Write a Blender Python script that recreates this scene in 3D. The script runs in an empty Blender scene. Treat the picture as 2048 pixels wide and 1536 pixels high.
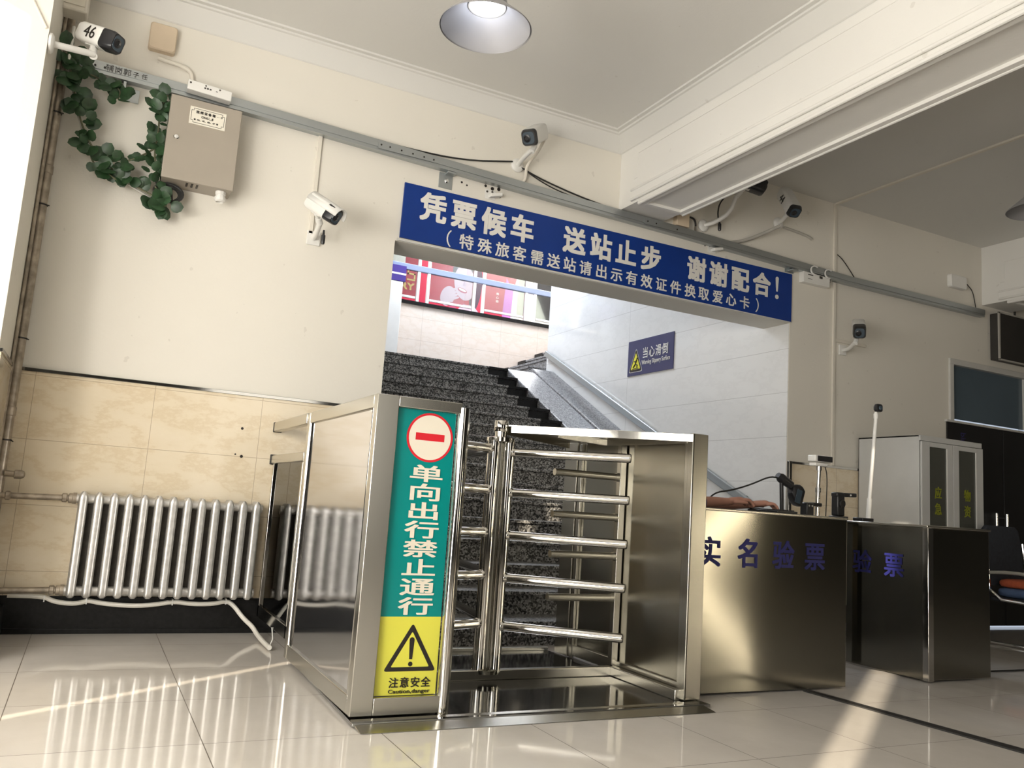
import bpy, bmesh, math, random
from mathutils import Vector, Matrix
R = math.radians
PI = math.pi
V = Vector
random.seed(7)
sc = bpy.context.scene
COL = sc.collection

# ------------------------------------------------------------------ camera
cam_d = bpy.data.cameras.new('camera')
cam_o = bpy.data.objects.new('camera', cam_d); COL.objects.link(cam_o)
cam_d.sensor_fit = 'HORIZONTAL'; cam_d.sensor_width = 36.0
cam_d.lens = 36.0 * 1668.4 / 2048.0
cam_d.clip_start = 0.05; cam_d.clip_end = 200
cam_o.location = (0, 0, 0.8325)
cam_o.rotation_euler = (R(98.28792), R(-3.852), R(-26.80833))
sc.camera = cam_o

# ------------------------------------------------------------------ look, world, lights
sc.view_settings.view_transform = 'Standard'
sc.view_settings.look = 'None'
sc.view_settings.exposure = 0.12
sc.view_settings.gamma = 1.0
sc.view_settings.use_curve_mapping = False
sc.cycles.max_bounces = 8
sc.cycles.diffuse_bounces = 4
sc.cycles.glossy_bounces = 5
sc.cycles.caustics_reflective = False
sc.cycles.caustics_refractive = False
w = bpy.data.worlds.new('world'); sc.world = w; w.use_nodes = True
bg = w.node_tree.nodes['Background']
bg.inputs[0].default_value = (0.75, 0.85, 1.0, 1); bg.inputs[1].default_value = 0.6

SUN_DIR = V((0.8116, 0.5844, -math.tan(R(15)))).normalized()
sd = bpy.data.lights.new('sun', 'SUN'); sd.energy = 11.0; sd.angle = R(0.53); sd.color = (1.0, 0.87, 0.68)
so = bpy.data.objects.new('sun', sd); COL.objects.link(so)
so.location = (-8, -6, 6); so.rotation_euler = SUN_DIR.to_track_quat('-Z', 'Y').to_euler()

def area(name, loc, aim, sx, sy, power, col, spread=180):
    d = bpy.data.lights.new(name, 'AREA'); d.shape = 'RECTANGLE'; d.size = sx; d.size_y = sy
    d.energy = power; d.color = col; d.spread = R(spread)
    o = bpy.data.objects.new(name, d); COL.objects.link(o); o.location = loc
    o.rotation_euler = (V(aim) - V(loc)).to_track_quat('-Z', 'Z').to_euler()
    return o
# daylight through the glazed entrance on the left of the hall (three bays) and a far side window, plus two added fills
area('entrance_daylight', (-2.30, 2.55, 1.8), (2.0, 3.6, 1.6), 1.0, 3.0, 112, (1.0, 0.955, 0.87))
area('entrance_daylight', (-2.30, 0.7, 1.8), (2.0, 3.0, 1.6), 1.3, 3.0, 125, (1.0, 0.955, 0.87))
area('entrance_daylight', (-2.30, -2.6, 2.1), (2.0, 0.4, 2.1), 1.6, 2.6, 110, (1.0, 0.955, 0.87))
area('ceiling_fill', (-2.28, 0.6, 0.35), (2.4, 2.6, 3.69), 4.5, 0.5, 225, (1.0, 0.955, 0.88))  # added lamp low on the left, aimed up to brighten the ceiling
area('steel_frame_fill', (2.7, -5.9, 1.7), (2.0, 4.0, 1.4), 2.0, 2.6, 24, (1.0, 0.95, 0.86))  # added fill behind the camera, brightens the turnstile's steel frames
area('side_window_daylight', (10.0, -4.50, 1.22), (3.0, 3.2, 1.22), 0.16, 2.4, 36, (1.0, 0.86, 0.62))
# daylight of the upper hall falling into the stairwell
area('stairwell_daylight', (3.5, 9.7, 5.4), (5.12, 9.0, 3.7), 1.6, 1.2, 150, (0.78, 0.87, 1.0))
area('upper_hall_daylight', (5.6, 11.4, 6.3), (4.9, 12.0, 3.4), 3.4, 1.4, 230, (0.93, 0.95, 1.0))
area('upper_hall_daylight', (6.6, 9.9, 5.6), (4.6, 10.8, 3.0), 1.4, 1.6, 90, (1.0, 0.95, 0.88))

# ------------------------------------------------------------------ node helpers / materials
def nmat(name):
    m = bpy.data.materials.new(name); m.use_nodes = True
    nt = m.node_tree; b = nt.nodes['Principled BSDF']
    return m, nt, b
def N(nt, t, **kw):
    n = nt.nodes.new(t)
    for k, v in kw.items(): setattr(n, k, v)
    return n
def MA(nt, op, a, b=None, clamp=False):
    n = nt.nodes.new('ShaderNodeMath'); n.operation = op; n.use_clamp = clamp
    for i, x in enumerate((a, b)):
        if x is None: continue
        if isinstance(x, (int, float)): n.inputs[i].default_value = x
        else: nt.links.new(x, n.inputs[i])
    return n.outputs[0]
def MIXC(nt, fac, c1, c2):
    n = nt.nodes.new('ShaderNodeMix'); n.data_type = 'RGBA'
    for i, x in ((0, fac), (6, c1), (7, c2)):
        if isinstance(x, (int, float)): n.inputs[i].default_value = x
        elif isinstance(x, tuple): n.inputs[i].default_value = (*x[:3], 1)
        else: nt.links.new(x, n.inputs[i])
    return n.outputs[2]
def coords(nt):
    t = nt.nodes.new('ShaderNodeNewGeometry'); s = nt.nodes.new('ShaderNodeSeparateXYZ')
    nt.links.new(t.outputs['Position'], s.inputs[0])
    return t.outputs['Position'], s.outputs[0], s.outputs[1], s.outputs[2]
def noise(nt, vec, scale, detail=3, rough=.5, stretch=None):
    if stretch:
        mp = nt.nodes.new('ShaderNodeMapping'); mp.inputs['Scale'].default_value = stretch
        nt.links.new(vec, mp.inputs[0]); vec = mp.outputs[0]
    n = nt.nodes.new('ShaderNodeTexNoise'); n.inputs['Scale'].default_value = scale
    n.inputs['Detail'].default_value = detail; n.inputs['Roughness'].default_value = rough
    nt.links.new(vec, n.inputs['Vector']); return n.outputs['Fac']
def ramp(nt, fac, stops):
    r = nt.nodes.new('ShaderNodeValToRGB'); e = r.color_ramp.elements
    while len(e) < len(stops): e.new(0.5)
    for el, (p, c) in zip(e, stops): el.position = p; el.color = (*c, 1)
    nt.links.new(fac, r.inputs[0]); return r.outputs[0]
def bump(nt, b, h, strength=.2, dist=.01):
    n = nt.nodes.new('ShaderNodeBump'); n.inputs['Strength'].default_value = strength
    n.inputs['Distance'].default_value = dist
    nt.links.new(h, n.inputs['Height']); nt.links.new(n.outputs[0], b.inputs['Normal'])
def line(nt, c, off, pitch, half):      # 1 on a grout line
    f = MA(nt, 'FRACT', MA(nt, 'DIVIDE', MA(nt, 'SUBTRACT', c, off), pitch))
    d = MA(nt, 'MINIMUM', f, MA(nt, 'SUBTRACT', 1.0, f))
    return MA(nt, 'LESS_THAN', d, half / pitch)
M = {}
def simple(key, col, rough=.5, metal=0., var=.06, scale=6., spec=.5, coat=0., bstr=0.):
    m, nt, b = nmat(key)
    pos, x, y, z = coords(nt)
    f = noise(nt, pos, scale, 4)
    lo = tuple(c * (1 - var) for c in col); hi = tuple(min(1, c * (1 + var)) for c in col)
    nt.links.new(ramp(nt, f, [(.3, lo), (.7, hi)]), b.inputs['Base Color'])
    b.inputs['Roughness'].default_value = rough; b.inputs['Metallic'].default_value = metal
    b.inputs['Specular IOR Level'].default_value = spec; b.inputs['Coat Weight'].default_value = coat
    if bstr: bump(nt, b, noise(nt, pos, scale * 12, 3), bstr, .004)
    M[key] = m; return m
def emis(key, col, s):
    m, nt, b = nmat(key); b.inputs['Base Color'].default_value = (*col, 1)
    b.inputs['Emission Color'].default_value = (*col, 1); b.inputs['Emission Strength'].default_value = s
    M[key] = m
def wallpaint(key, col):
    m, nt, b = nmat(key); pos, x, y, z = coords(nt)
    f = noise(nt, pos, 1.3, 5, .6); g = noise(nt, pos, 9, 6, .65)
    c = MIXC(nt, MA(nt, 'MULTIPLY', f, .30), col, tuple(c * .86 for c in col))
    sp = MA(nt, 'GREATER_THAN', noise(nt, pos, 16, 2, .4), .755)
    c = MIXC(nt, MA(nt, 'MULTIPLY', sp, .18), c, (.35, .31, .25))
    nt.links.new(c, b.inputs['Base Color'])
    b.inputs['Roughness'].default_value = .72; b.inputs['Specular IOR Level'].default_value = .25
    bump(nt, b, MA(nt, 'ADD', g, noise(nt, pos, 60, 2)), .10, .006)
    M[key] = m
wallpaint('wall_paint', (.80, .765, .69))
wallpaint('ceiling_paint', (.73, .72, .69))
wallpaint('beam_paint', (.84, .825, .79))
# floor: polished 600 mm porcelain
m, nt, b = nmat('floor_tile'); pos, x, y, z = coords(nt)
g = MA(nt, 'MAXIMUM', line(nt, x, -.1655, .6035, .0016), line(nt, y, 3.575, .601, .0016))
f = noise(nt, pos, 1.7, 5, .6, (1, .35, 1)); f2 = noise(nt, pos, 7, 6, .6)
cell = N(nt, 'ShaderNodeTexWhiteNoise'); cell.noise_dimensions = '2D'
cx = MA(nt, 'FLOOR', MA(nt, 'DIVIDE', MA(nt, 'SUBTRACT', x, -.1655), .6035)); cy = MA(nt, 'FLOOR', MA(nt, 'DIVIDE', MA(nt, 'SUBTRACT', y, 3.575), .601))
cmb = N(nt, 'ShaderNodeCombineXYZ'); nt.links.new(cx, cmb.inputs[0]); nt.links.new(cy, cmb.inputs[1]); nt.links.new(cmb.outputs[0], cell.inputs['Vector'])
c = ramp(nt, MA(nt, 'ADD', MA(nt, 'MULTIPLY', f, .7), MA(nt, 'MULTIPLY', f2, .3)), [(.3, (.635, .59, .535)), (.7, (.765, .72, .665))])
c = MIXC(nt, MA(nt, 'MULTIPLY', cell.outputs['Value'], .14), c, (.36, .31, .25))
c = MIXC(nt, g, c, (.11, .09, .07))
nt.links.new(c, b.inputs['Base Color'])
nt.links.new(MA(nt, 'ADD', .07, MA(nt, 'MULTIPLY', g, .5)), b.inputs['Roughness'])
b.inputs['Specular IOR Level'].default_value = .50
bump(nt, b, noise(nt, pos, 5, 2), .012, .02)
M['floor_tile'] = m
def tile(key, cols, hoff, hp, voff, vp, axis, rough, grout, gw=.0015, vein=.6, stagger=False):
    m, nt, b = nmat(key); pos, x, y, z = coords(nt)
    h = x if axis == 'x' else y
    if stagger:
        row = MA(nt, 'FLOOR', MA(nt, 'DIVIDE', MA(nt, 'SUBTRACT', z, voff), vp))
        h = MA(nt, 'ADD', h, MA(nt, 'MULTIPLY', MA(nt, 'MODULO', MA(nt, 'ADD', row, 40.0), 2.0), hp / 2))
    g = MA(nt, 'MAXIMUM', line(nt, h, hoff, hp, gw), line(nt, z, voff, vp, gw))
    f = noise(nt, pos, 2.6, 8, .68, (1, 1, 2.2))
    v = MA(nt, 'ABSOLUTE', MA(nt, 'SUBTRACT', f, .5))
    c = ramp(nt, v, [(0, cols[0]), (.05, cols[1]), (.2, cols[2])])
    c = MIXC(nt, g, c, grout)
    nt.links.new(c, b.inputs['Base Color'])
    b.inputs['Roughness'].default_value = rough; b.inputs['Specular IOR Level'].default_value = .55
    M[key] = m
tile('wainscot_tile', ((.74, .62, .44), (.80, .695, .525), (.825, .725, .565)), .276, .60, 1.010, .345, 'x', .10, (.50, .40, .28))
tile('stair_wall_tile', ((.75, .745, .735), (.78, .775, .765), (.79, .785, .775)), 7.54, 2.40, 1.925, .372, 'y', .08, (.52, .51, .50), .0020)
tile('landing_tile', ((.80, .69, .60), (.84, .74, .66), (.86, .77, .70)), 3.867, .61, 3.008, .312, 'x', .09, (.55, .47, .40))
# metals
def steel(key, col, r0, r1, stretch, bstr=.02, aniso=0.):
    m, nt, b = nmat(key); pos, x, y, z = coords(nt)
    f = noise(nt, pos, 40, 3, .6, stretch); l = noise(nt, pos, 1.6, 0)
    nt.links.new(MIXC(nt, l, tuple(c * .92 for c in col), col), b.inputs['Base Color'])
    b.inputs['Metallic'].default_value = 1.0
    nt.links.new(MA(nt, 'ADD', r0, MA(nt, 'MULTIPLY', f, r1 - r0)), b.inputs['Roughness'])
    bump(nt, b, l, bstr, .05)
    if aniso:      # vertical brushing lines spread the reflections up and down
        tg = N(nt, 'ShaderNodeTangent'); tg.direction_type = 'RADIAL'; tg.axis = 'Z'; nt.links.new(tg.outputs[0], b.inputs['Tangent'])
        b.inputs['Anisotropic'].default_value = aniso; b.inputs['Anisotropic Rotation'].default_value = .25
    M[key] = m
steel('brushed_steel', (.55, .53, .475), .23, .26, (3, 3, .15), .004)
steel('dark_brushed_steel', (.25, .24, .205), .12, .13, (3, 3, .15), .004, .94)
steel('panel_steel', (.42, .40, .345), .17, .19, (3, 3, .15), .05, .94)
steel('polished_steel', (.62, .60, .56), .05, .10, (1, 1, .1), .004)
steel('film_steel', (.66, .66, .68), .06, .10, (1, .1, 1), .010)
steel('plate_steel', (.34, .34, .335), .06, .14, (1, 1, 1), .010)
steel('galvanized', (.50, .53, .54), .38, .52, (1, 1, 1), .02)
simple('aluminium_paint', (.60, .585, .56), .32, .75, .14, 30, bstr=.12)
simple('gap_shade', (.045, .038, .030), .7, .2, .3, 30)  # shade between the radiator columns, put in as a near-black colour
simple('old_pipe', (.34, .29, .23), .42, .55, .35, 18, bstr=.2)
simple('chrome', (.85, .85, .85), .06, 1.0, .02)
simple('black_granite', (.010, .010, .010), .32, 0, .3, 50, spec=.22)
simple('black_plastic', (.018, .018, .020), .30)
simple('black_rubber', (.02, .019, .018), .55)
simple('dark_board', (.022, .021, .021), .35)
simple('white_plastic', (.80, .79, .76), .35, var=.03)
simple('cream_plastic', (.76, .715, .63), .45, var=.04)
simple('tan_plastic', (.66, .54, .40), .50, var=.05)
simple('cable_conduit', (.78, .75, .68), .45, var=.05)
simple('grey_conduit', (.46, .44, .40), .5, var=.08)
simple('beige_enamel', (.36, .318, .265), .38, var=.03)
simple('label_paper', (.80, .76, .66), .5, var=.02)
simple('cabinet_enamel', (.60, .60, .585), .28, var=.03)
simple('frame_white', (.62, .61, .58), .5, var=.05)
simple('sign_blue', (.004, .036, .235), .38, var=.06, spec=.3)
simple('sign_letters', (.80, .78, .74), .5, var=.02)
simple('slippery_blue', (.050, .052, .135), .30, var=.05)
simple('sign_teal', (.0, .24, .225), .22, var=.04)
simple('sign_yellow', (.73, .70, .085), .25, var=.03)
simple('warning_yellow', (.80, .76, .06), .3, var=.03)
simple('sign_red', (.66, .018, .03), .3, var=.04)
simple('sign_cream', (.80, .74, .62), .3, var=.02)
simple('sign_black', (.018, .014, .012), .35)
simple('letter_blue', (.013, .014, .105), .45, var=.08)
simple('letter_green', (.25, .27, .02), .45, var=.1)
simple('dark_front', (.035, .033, .030), .5, var=.2, scale=1)
simple('letter_violet', (.05, .045, .16), .4)
simple('ink', (.05, .045, .04), .6)
simple('ivy_leaf', (.022, .058, .022), .42, var=.45, scale=25)
simple('ivy_stem', (.10, .10, .05), .6, var=.3, scale=20)
simple('skin', (.43, .215, .155), .5, var=.08, scale=12)
simple('sleeve', (.10, .065, .20), .85, var=.15, scale=30)
simple('trousers', (.02, .022, .035), .85, var=.15, scale=30)
simple('hair_black', (.012, .010, .009), .5)
simple('chair_fabric', (.028, .032, .042), .8, var=.15, scale=40)
simple('cushion_orange', (.58, .13, .06), .9, var=.12, scale=30)
simple('cushion_blue', (.10, .16, .32), .9, var=.12, scale=30)
simple('wood_desk', (.30, .27, .23), .4, var=.1)
simple('slate_glass', (.060, .085, .110), .12, var=.06, scale=1.5)
simple('transom_glass', (.10, .135, .165), .12, var=.05, scale=1.5)
simple('led_screen', (.040, .037, .034), .5, var=.08)
simple('lamp_metal', (.40, .40, .42), .40, .5, .05)
simple('poster_red', (.43, .018, .055), .35, var=.12, scale=1.2)
simple('poster_dark', (.05, .03, .05), .4)
simple('poster_skin', (.55, .40, .52), .4, var=.06)
simple('poster_violet_skin', (.44, .29, .42), .4, var=.05)
simple('poster_violet', (.48, .13, .48), .4, var=.2, scale=2)
simple('poster_gold', (.72, .50, .17), .4)
simple('poster_white', (.85, .80, .82), .4)
simple('poster_lip', (.40, .06, .14), .4)
simple('poster_blue', (.06, .035, .24), .4)
simple('rail_paleblue', (.28, .335, .48), .2, var=.05)
simple('screw', (.10, .09, .08), .5, .5)
emis('bulb_glow', (.86, .90, 1.0), 25)
# granite
def granite(key, cols, rough):
    m, nt, b = nmat(key); pos, x, y, z = coords(nt)
    vo = N(nt, 'ShaderNodeTexVoronoi'); vo.inputs['Scale'].default_value = 95; nt.links.new(pos, vo.inputs['Vector'])
    sep = N(nt, 'ShaderNodeSeparateColor'); nt.links.new(vo.outputs['Color'], sep.inputs[0])
    f = MA(nt, 'ADD', MA(nt, 'MULTIPLY', sep.outputs[0], .75), MA(nt, 'MULTIPLY', noise(nt, pos, 60, 4, .7), .35))
    nt.links.new(ramp(nt, f, [(.25, cols[0]), (.45, cols[1]), (.62, cols[2]), (.85, cols[3])]), b.inputs['Base Color'])
    b.inputs['Roughness'].default_value = rough
    M[key] = m
granite('granite', ((.010, .010, .011), (.06, .058, .055), (.21, .205, .195), (.40, .39, .375)), .35)
granite('ramp_granite', ((.06, .06, .066), (.15, .148, .152), (.25, .247, .25), (.36, .355, .36)), .28)
# glass
m = bpy.data.materials.new('clear_glass'); m.use_nodes = True; nt = m.node_tree
for n in list(nt.nodes): nt.nodes.remove(n)
o = N(nt, 'ShaderNodeOutputMaterial'); t = N(nt, 'ShaderNodeBsdfTransparent'); gl = N(nt, 'ShaderNodeBsdfGlossy')
t.inputs[0].default_value = (.80, .86, .82, 1); gl.inputs['Roughness'].default_value = .02
fr = N(nt, 'ShaderNodeFresnel'); fr.inputs[0].default_value = 1.95
mx = N(nt, 'ShaderNodeMixShader'); nt.links.new(fr.outputs[0], mx.inputs[0]); nt.links.new(t.outputs[0], mx.inputs[1]); nt.links.new(gl.outputs[0], mx.inputs[2])
nt.links.new(mx.outputs[0], o.inputs[0]); M['clear_glass'] = m
m2 = m.copy(); m2.name = 'cabinet_glass'; M['cabinet_glass'] = m2
m2.node_tree.nodes['Transparent BSDF'].inputs[0].default_value = (.42, .43, .40, 1)
nt = m2.node_tree; df = N(nt, 'ShaderNodeBsdfDiffuse'); df.inputs[0].default_value = (.22, .225, .19, 1)
mx2 = N(nt, 'ShaderNodeMixShader'); mx2.inputs[0].default_value = .35; on = [n for n in nt.nodes if n.type == 'OUTPUT_MATERIAL'][0]; mo = on.inputs[0].links[0].from_socket
nt.links.new(mo, mx2.inputs[1]); nt.links.new(df.outputs[0], mx2.inputs[2]); nt.links.new(mx2.outputs[0], on.inputs[0])

# ------------------------------------------------------------------ geometry helpers
class MB:
    def __init__(s): s.v = []; s.f = []
    def add(s, vs, fs):
        o = len(s.v); s.v += [V(p) for p in vs]; s.f += [tuple(i + o for i in f) for f in fs]; return s
    def box(s, x0, x1, y0, y1, z0, z1):
        return s.add([(x0,y0,z0),(x1,y0,z0),(x1,y1,z0),(x0,y1,z0),(x0,y0,z1),(x1,y0,z1),(x1,y1,z1),(x0,y1,z1)],
                     [(0,3,2,1),(4,5,6,7),(0,1,5,4),(1,2,6,5),(2,3,7,6),(3,0,4,7)])
    def obox(s, c, a, b, n):        # half-extent vectors
        c, a, b, n = V(c), V(a), V(b), V(n)
        ps = [c - a - b - n, c + a - b - n, c + a + b - n, c - a + b - n, c - a - b + n, c + a - b + n, c + a + b + n, c - a + b + n]
        fs = [(0,3,2,1),(4,5,6,7),(0,1,5,4),(1,2,6,5),(2,3,7,6),(3,0,4,7)]
        if a.cross(b).dot(n) < 0: fs = [tuple(reversed(f)) for f in fs]
        return s.add(ps, fs)
    def loft(s, rings, cap=True, closed=True):
        o = len(s.v); n = len(rings[0])
        for r in rings: s.v += [V(p) for p in r]
        for i in range(len(rings) - 1):
            for j in range(n if closed else n - 1):
                k = (j + 1) % n
                s.f.append((o+i*n+j, o+i*n+k, o+(i+1)*n+k, o+(i+1)*n+j))
        if cap:
            s.f.append(tuple(o + j for j in reversed(range(n))))
            s.f.append(tuple(o + (len(rings)-1)*n + j for j in range(n)))
        return s
    def cyl(s, p0, p1, r, n=16, r1=None, cap=True):
        p0, p1 = V(p0), V(p1); d = (p1 - p0).normalized()
        u = d.orthogonal().normalized(); q = d.cross(u)
        r1 = r if r1 is None else r1
        ring = lambda c, rr: [c + (u*math.cos(2*PI*i/n) + q*math.sin(2*PI*i/n))*rr for i in range(n)]
        return s.loft([ring(p0, r), ring(p1, r1)], cap)
    def lathe(s, c, axis, prof, n=24, cap=True):
        c, d = V(c), V(axis).normalized(); u = d.orthogonal().normalized(); q = d.cross(u)
        return s.loft([[c + d*h + (u*math.cos(2*PI*i/n) + q*math.sin(2*PI*i/n))*max(r, 1e-4) for i in range(n)] for r, h in prof], cap)
    def tube(s, pts, r, n=8, cap=True, smooth=0):
        pts = [V(p) for p in pts]
        for _ in range(smooth):
            q = [pts[0]]
            for a, b in zip(pts, pts[1:]): q += [a*.75 + b*.25, a*.25 + b*.75]
            pts = q + [pts[-1]]
        rs = r if isinstance(r, (list, tuple)) else [r]*len(pts)
        if len(rs) != len(pts): rs = [rs[min(len(rs)-1, int(i*len(rs)/len(pts)))] for i in range(len(pts))]
        d0 = (pts[1] - pts[0]).normalized(); u = d0.orthogonal().normalized(); rings = []
        for i, p in enumerate(pts):
            a = pts[max(i-1, 0)]; b = pts[min(i+1, len(pts)-1)]; d = (b - a).normalized()
            u = (u - d*u.dot(d)); u = u.normalized() if u.length > 1e-6 else d.orthogonal().normalized()
            q = d.cross(u)
            rings.append([p + (u*math.cos(2*PI*k/n) + q*math.sin(2*PI*k/n))*rs[i] for k in range(n)])
        return s.loft(rings, cap)
    def prism(s, poly, o, u, v, n, depth):   # polygon in plane (o,u,v) pushed along n
        o, u, v, n = V(o), V(u), V(v), V(n)
        a = [o + u*p[0] + v*p[1] for p in poly]; b = [p + n*depth for p in a]
        k = len(a); f = [tuple(range(k)), tuple(reversed(range(k, 2*k)))]
        f += [(i, k+i, k+(i+1) % k, (i+1) % k) for i in range(k)]
        ar = sum(poly[i][0]*poly[(i+1) % k][1] - poly[(i+1) % k][0]*poly[i][1] for i in range(k))
        if (u.cross(v).dot(n) > 0) == (ar > 0): f = [tuple(reversed(q)) for q in f]
        return s.add(a + b, f)
    def disc(s, c, n, r, t, k=40): 
        n = V(n).normalized(); return s.cyl(V(c), V(c) + n*t, r, k)
    def build(s, name, mat, parent=None, org=None, smooth=35, bevel=0., seg=2):
        off = V((0, 0, 0)); p = parent
        while p is not None: off += p.location; p = p.parent
        base = V(org) if (org is not None and parent is None) else V((0, 0, 0))
        me = bpy.data.meshes.new(name)
        me.from_pydata([tuple(q - off - base) for q in s.v], [], s.f)
        me.materials.append(M[mat] if isinstance(mat, str) else mat)
        bm = bmesh.new(); bm.from_mesh(me); bmesh.ops.recalc_face_normals(bm, faces=bm.faces); bm.to_mesh(me); bm.free()
        if smooth:
            for pl in me.polygons: pl.use_smooth = True
            me.set_sharp_from_angle(angle=R(smooth))
        ob = bpy.data.objects.new(name, me); COL.objects.link(ob)
        if parent is not None: ob.parent = parent
        else: ob.location = base
        if bevel:
            b = ob.modifiers.new('bevel', 'BEVEL'); b.width = bevel; b.segments = seg; b.limit_method = 'ANGLE'; b.angle_limit = R(40)
            b.harden_normals = False
        return ob
def tag(o, label, cat, group=None):
    o['label'] = label; o['category'] = cat
    if group: o['group'] = group
    return o
def thing(name, label, cat, loc, group=None):
    o = bpy.data.objects.new(name, None); COL.objects.link(o); o.location = loc
    o.empty_display_size = .05
    return tag(o, label, cat, group)
def struct(name, mb, mat, parent=None, **kw):
    o = mb.build(name, mat, parent, **kw)
    if parent is None: o['kind'] = 'structure'
    return o
def part(name, mb, mat, parent, label=None, **kw):
    o = mb.build(name, mat, parent, **kw)
    if label: o['label'] = label
    return o
_tc = {}
def glyphs(s, bold=0.):
    k = (s, bold)
    if k not in _tc:
        c = bpy.data.curves.new('glyph', 'FONT'); c.body = s; c.size = 1; c.offset = bold; c.fill_mode = 'BOTH'; c.extrude = .01; c.resolution_u = 3
        o = bpy.data.objects.new('glyph', c); COL.objects.link(o)
        bpy.context.view_layer.update()
        dg = bpy.context.evaluated_depsgraph_get(); ev = o.evaluated_get(dg)
        me = bpy.data.meshes.new_from_object(ev)
        _tc[k] = ([v.co.copy() for v in me.vertices], [tuple(p.vertices) for p in me.polygons])
        bpy.data.objects.remove(o); bpy.data.curves.remove(c); bpy.data.meshes.remove(me)
    return _tc[k]
def bolds(b_):
    return [(0, 0)] if b_ <= 0 else [(0, 0)] + [(b_*i, b_*j*.85) for i in (-1, 0, 1) for j in (-1, 0, 1) if i or j]
def cjk(mb, ch, c, u, v, n, wd, ht, bold=.02, t=.0015):
    """one square character centred at c; heavier strokes are overlaid slightly shifted outlines"""
    vs, fs = glyphs(ch); c, u, v, n = V(c), V(u).normalized(), V(v).normalized(), V(n).normalized()
    for k, (dx, dy) in enumerate(bolds(bold)):
        mb.add([c + u*((p.x + dx - .5)*wd) + v*((p.y + dy - .38)*ht) + n*(t*(.5 + p.z/.02) + k*.00022) for p in vs], fs)
def latin(mb, s, o, u, v, n, width, height, bold=.0, t=.0015):
    """string fitted into a box whose lower left corner is o"""
    vs, fs = glyphs(s); o, u, v, n = V(o), V(u).normalized(), V(v).normalized(), V(n).normalized()
    x0 = min(p.x for p in vs); x1 = max(p.x for p in vs); y0 = min(p.y for p in vs); y1 = max(p.y for p in vs)
    for k, (dx, dy) in enumerate(bolds(bold)):
        mb.add([o + u*((p.x + dx - x0)/(x1 - x0)*width) + v*((p.y + dy - y0)/(y1 - y0)*height) + n*(t*(.5 + p.z/.02) + k*.00022) for p in vs], fs)
X, Y, Z = V((1,0,0)), V((0,1,0)), V((0,0,1))
NX, NY, NZ = -X, -Y, -Z
def rrect(c, u, v, wd, ht, r, n=4):
    c, u, v = V(c), V(u), V(v); out = []
    for sx, sy, a0 in ((1,1,0),(-1,1,90),(-1,-1,180),(1,-1,270)):
        for i in range(n+1):
            a = R(a0 + 90*i/n)
            out.append(c + u*(sx*(wd/2 - r) + r*math.cos(a)) + v*(sy*(ht/2 - r) + r*math.sin(a)))
    return out

# ------------------------------------------------------------------ setting
WY = 5.16                     # face of the back wall
CZ = 3.69                     # ceiling
struct('floor', MB().box(-2.6, 10.2, -6.2, 5.2, -.1, 0).box(1.3, 5.4, 5.2, 6.0, -.1, 0), 'floor_tile')
mb = MB()
mb.box(-1.7, 1.61, WY, WY+.31, 0, CZ+.1).box(1.61, 5.12, WY, WY+.31, 2.515, CZ+.1).box(5.12, 7.15, WY, WY+.31, 0, CZ+.1)
mb.box(7.15, 9.35, WY, WY+.31, 2.50, CZ+.1).box(9.35, 10.2, WY, WY+.31, 0, CZ+.1)
struct('wall_back', mb, 'wall_paint')
struct('ceiling', MB().box(-2.6, 10.2, -6.2, WY+.31, CZ, CZ+.12), 'ceiling_paint')
# pilaster that closes the view on the left, sun mask beside it, far walls
PX, PY = -.443, 4.45
wl = struct('wall_left', MB().box(-2.6, PX, PY, WY, 0, CZ), 'wall_paint')
mb = MB()                     # unseen front added to mask the low sun; slits cut for its streaks
def slit_y(p): return p[1] - (p[0] + 2.45)*.5844/.8116
ya = slit_y((.40, 3.83)); yb0 = slit_y((2.637, 2.268)); yb1 = slit_y((2.477, 2.307))
HW = .030
mb.box(-2.455, -2.445, -6.2, yb0, 0, CZ).box(-2.455, -2.445, yb1, ya - HW, 0, CZ).box(-2.455, -2.445, ya + HW, 3.07, 0, CZ)
mb.box(-2.455, -2.445, 3.07, 3.50, 0, 1.75).box(-2.455, -2.445, 3.50, 4.45, 0, CZ)     # opening above, sized so sun lands on the pilaster
struct('wall_sun_mask', mb, 'dark_front')
struct('wall_right', MB().box(10.1, 10.3, -6.2, WY, 0, CZ), 'dark_front')
struct('wall_front', MB().box(-2.6, 10.2, -6.3, -6.1, 0, CZ), 'dark_front')
# wainscot, its steel rail, the black skirting
struct('trim_1', MB().box(PX, 1.605, WY-.012, WY, .195, 1.372).box(5.135, 7.15, WY-.012, WY, .195, 1.33), 'wainscot_tile')
struct('trim_2', MB().box(PX, 1.605, WY-.018, WY, 1.372, 1.392).box(5.13, 7.15, WY-.018, WY, 1.33, 1.35).box(PX, PX+.018, PY-.01, WY, 1.372, 1.392), 'polished_steel', bevel=.002)
struct('trim_3', MB().box(PX, PX+.012, PY, WY, .195, 1.372), 'wainscot_tile')
struct('trim_4', MB().box(5.12, 5.15, WY-.03, WY, 0, 1.35), 'polished_steel', bevel=.003)
struct('baseboard_back', MB().box(PX, 1.605, WY-.03, WY, 0, .195).box(PX, 1.605, WY-.036, WY, 0, .028).box(5.16, 7.15, WY-.02, WY, 0, .195), 'black_granite', bevel=.003)
struct('baseboard_left', MB().box(PX, PX+.135, PY-.05, WY-.03, 0, .15), 'black_granite', bevel=.004)
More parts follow.
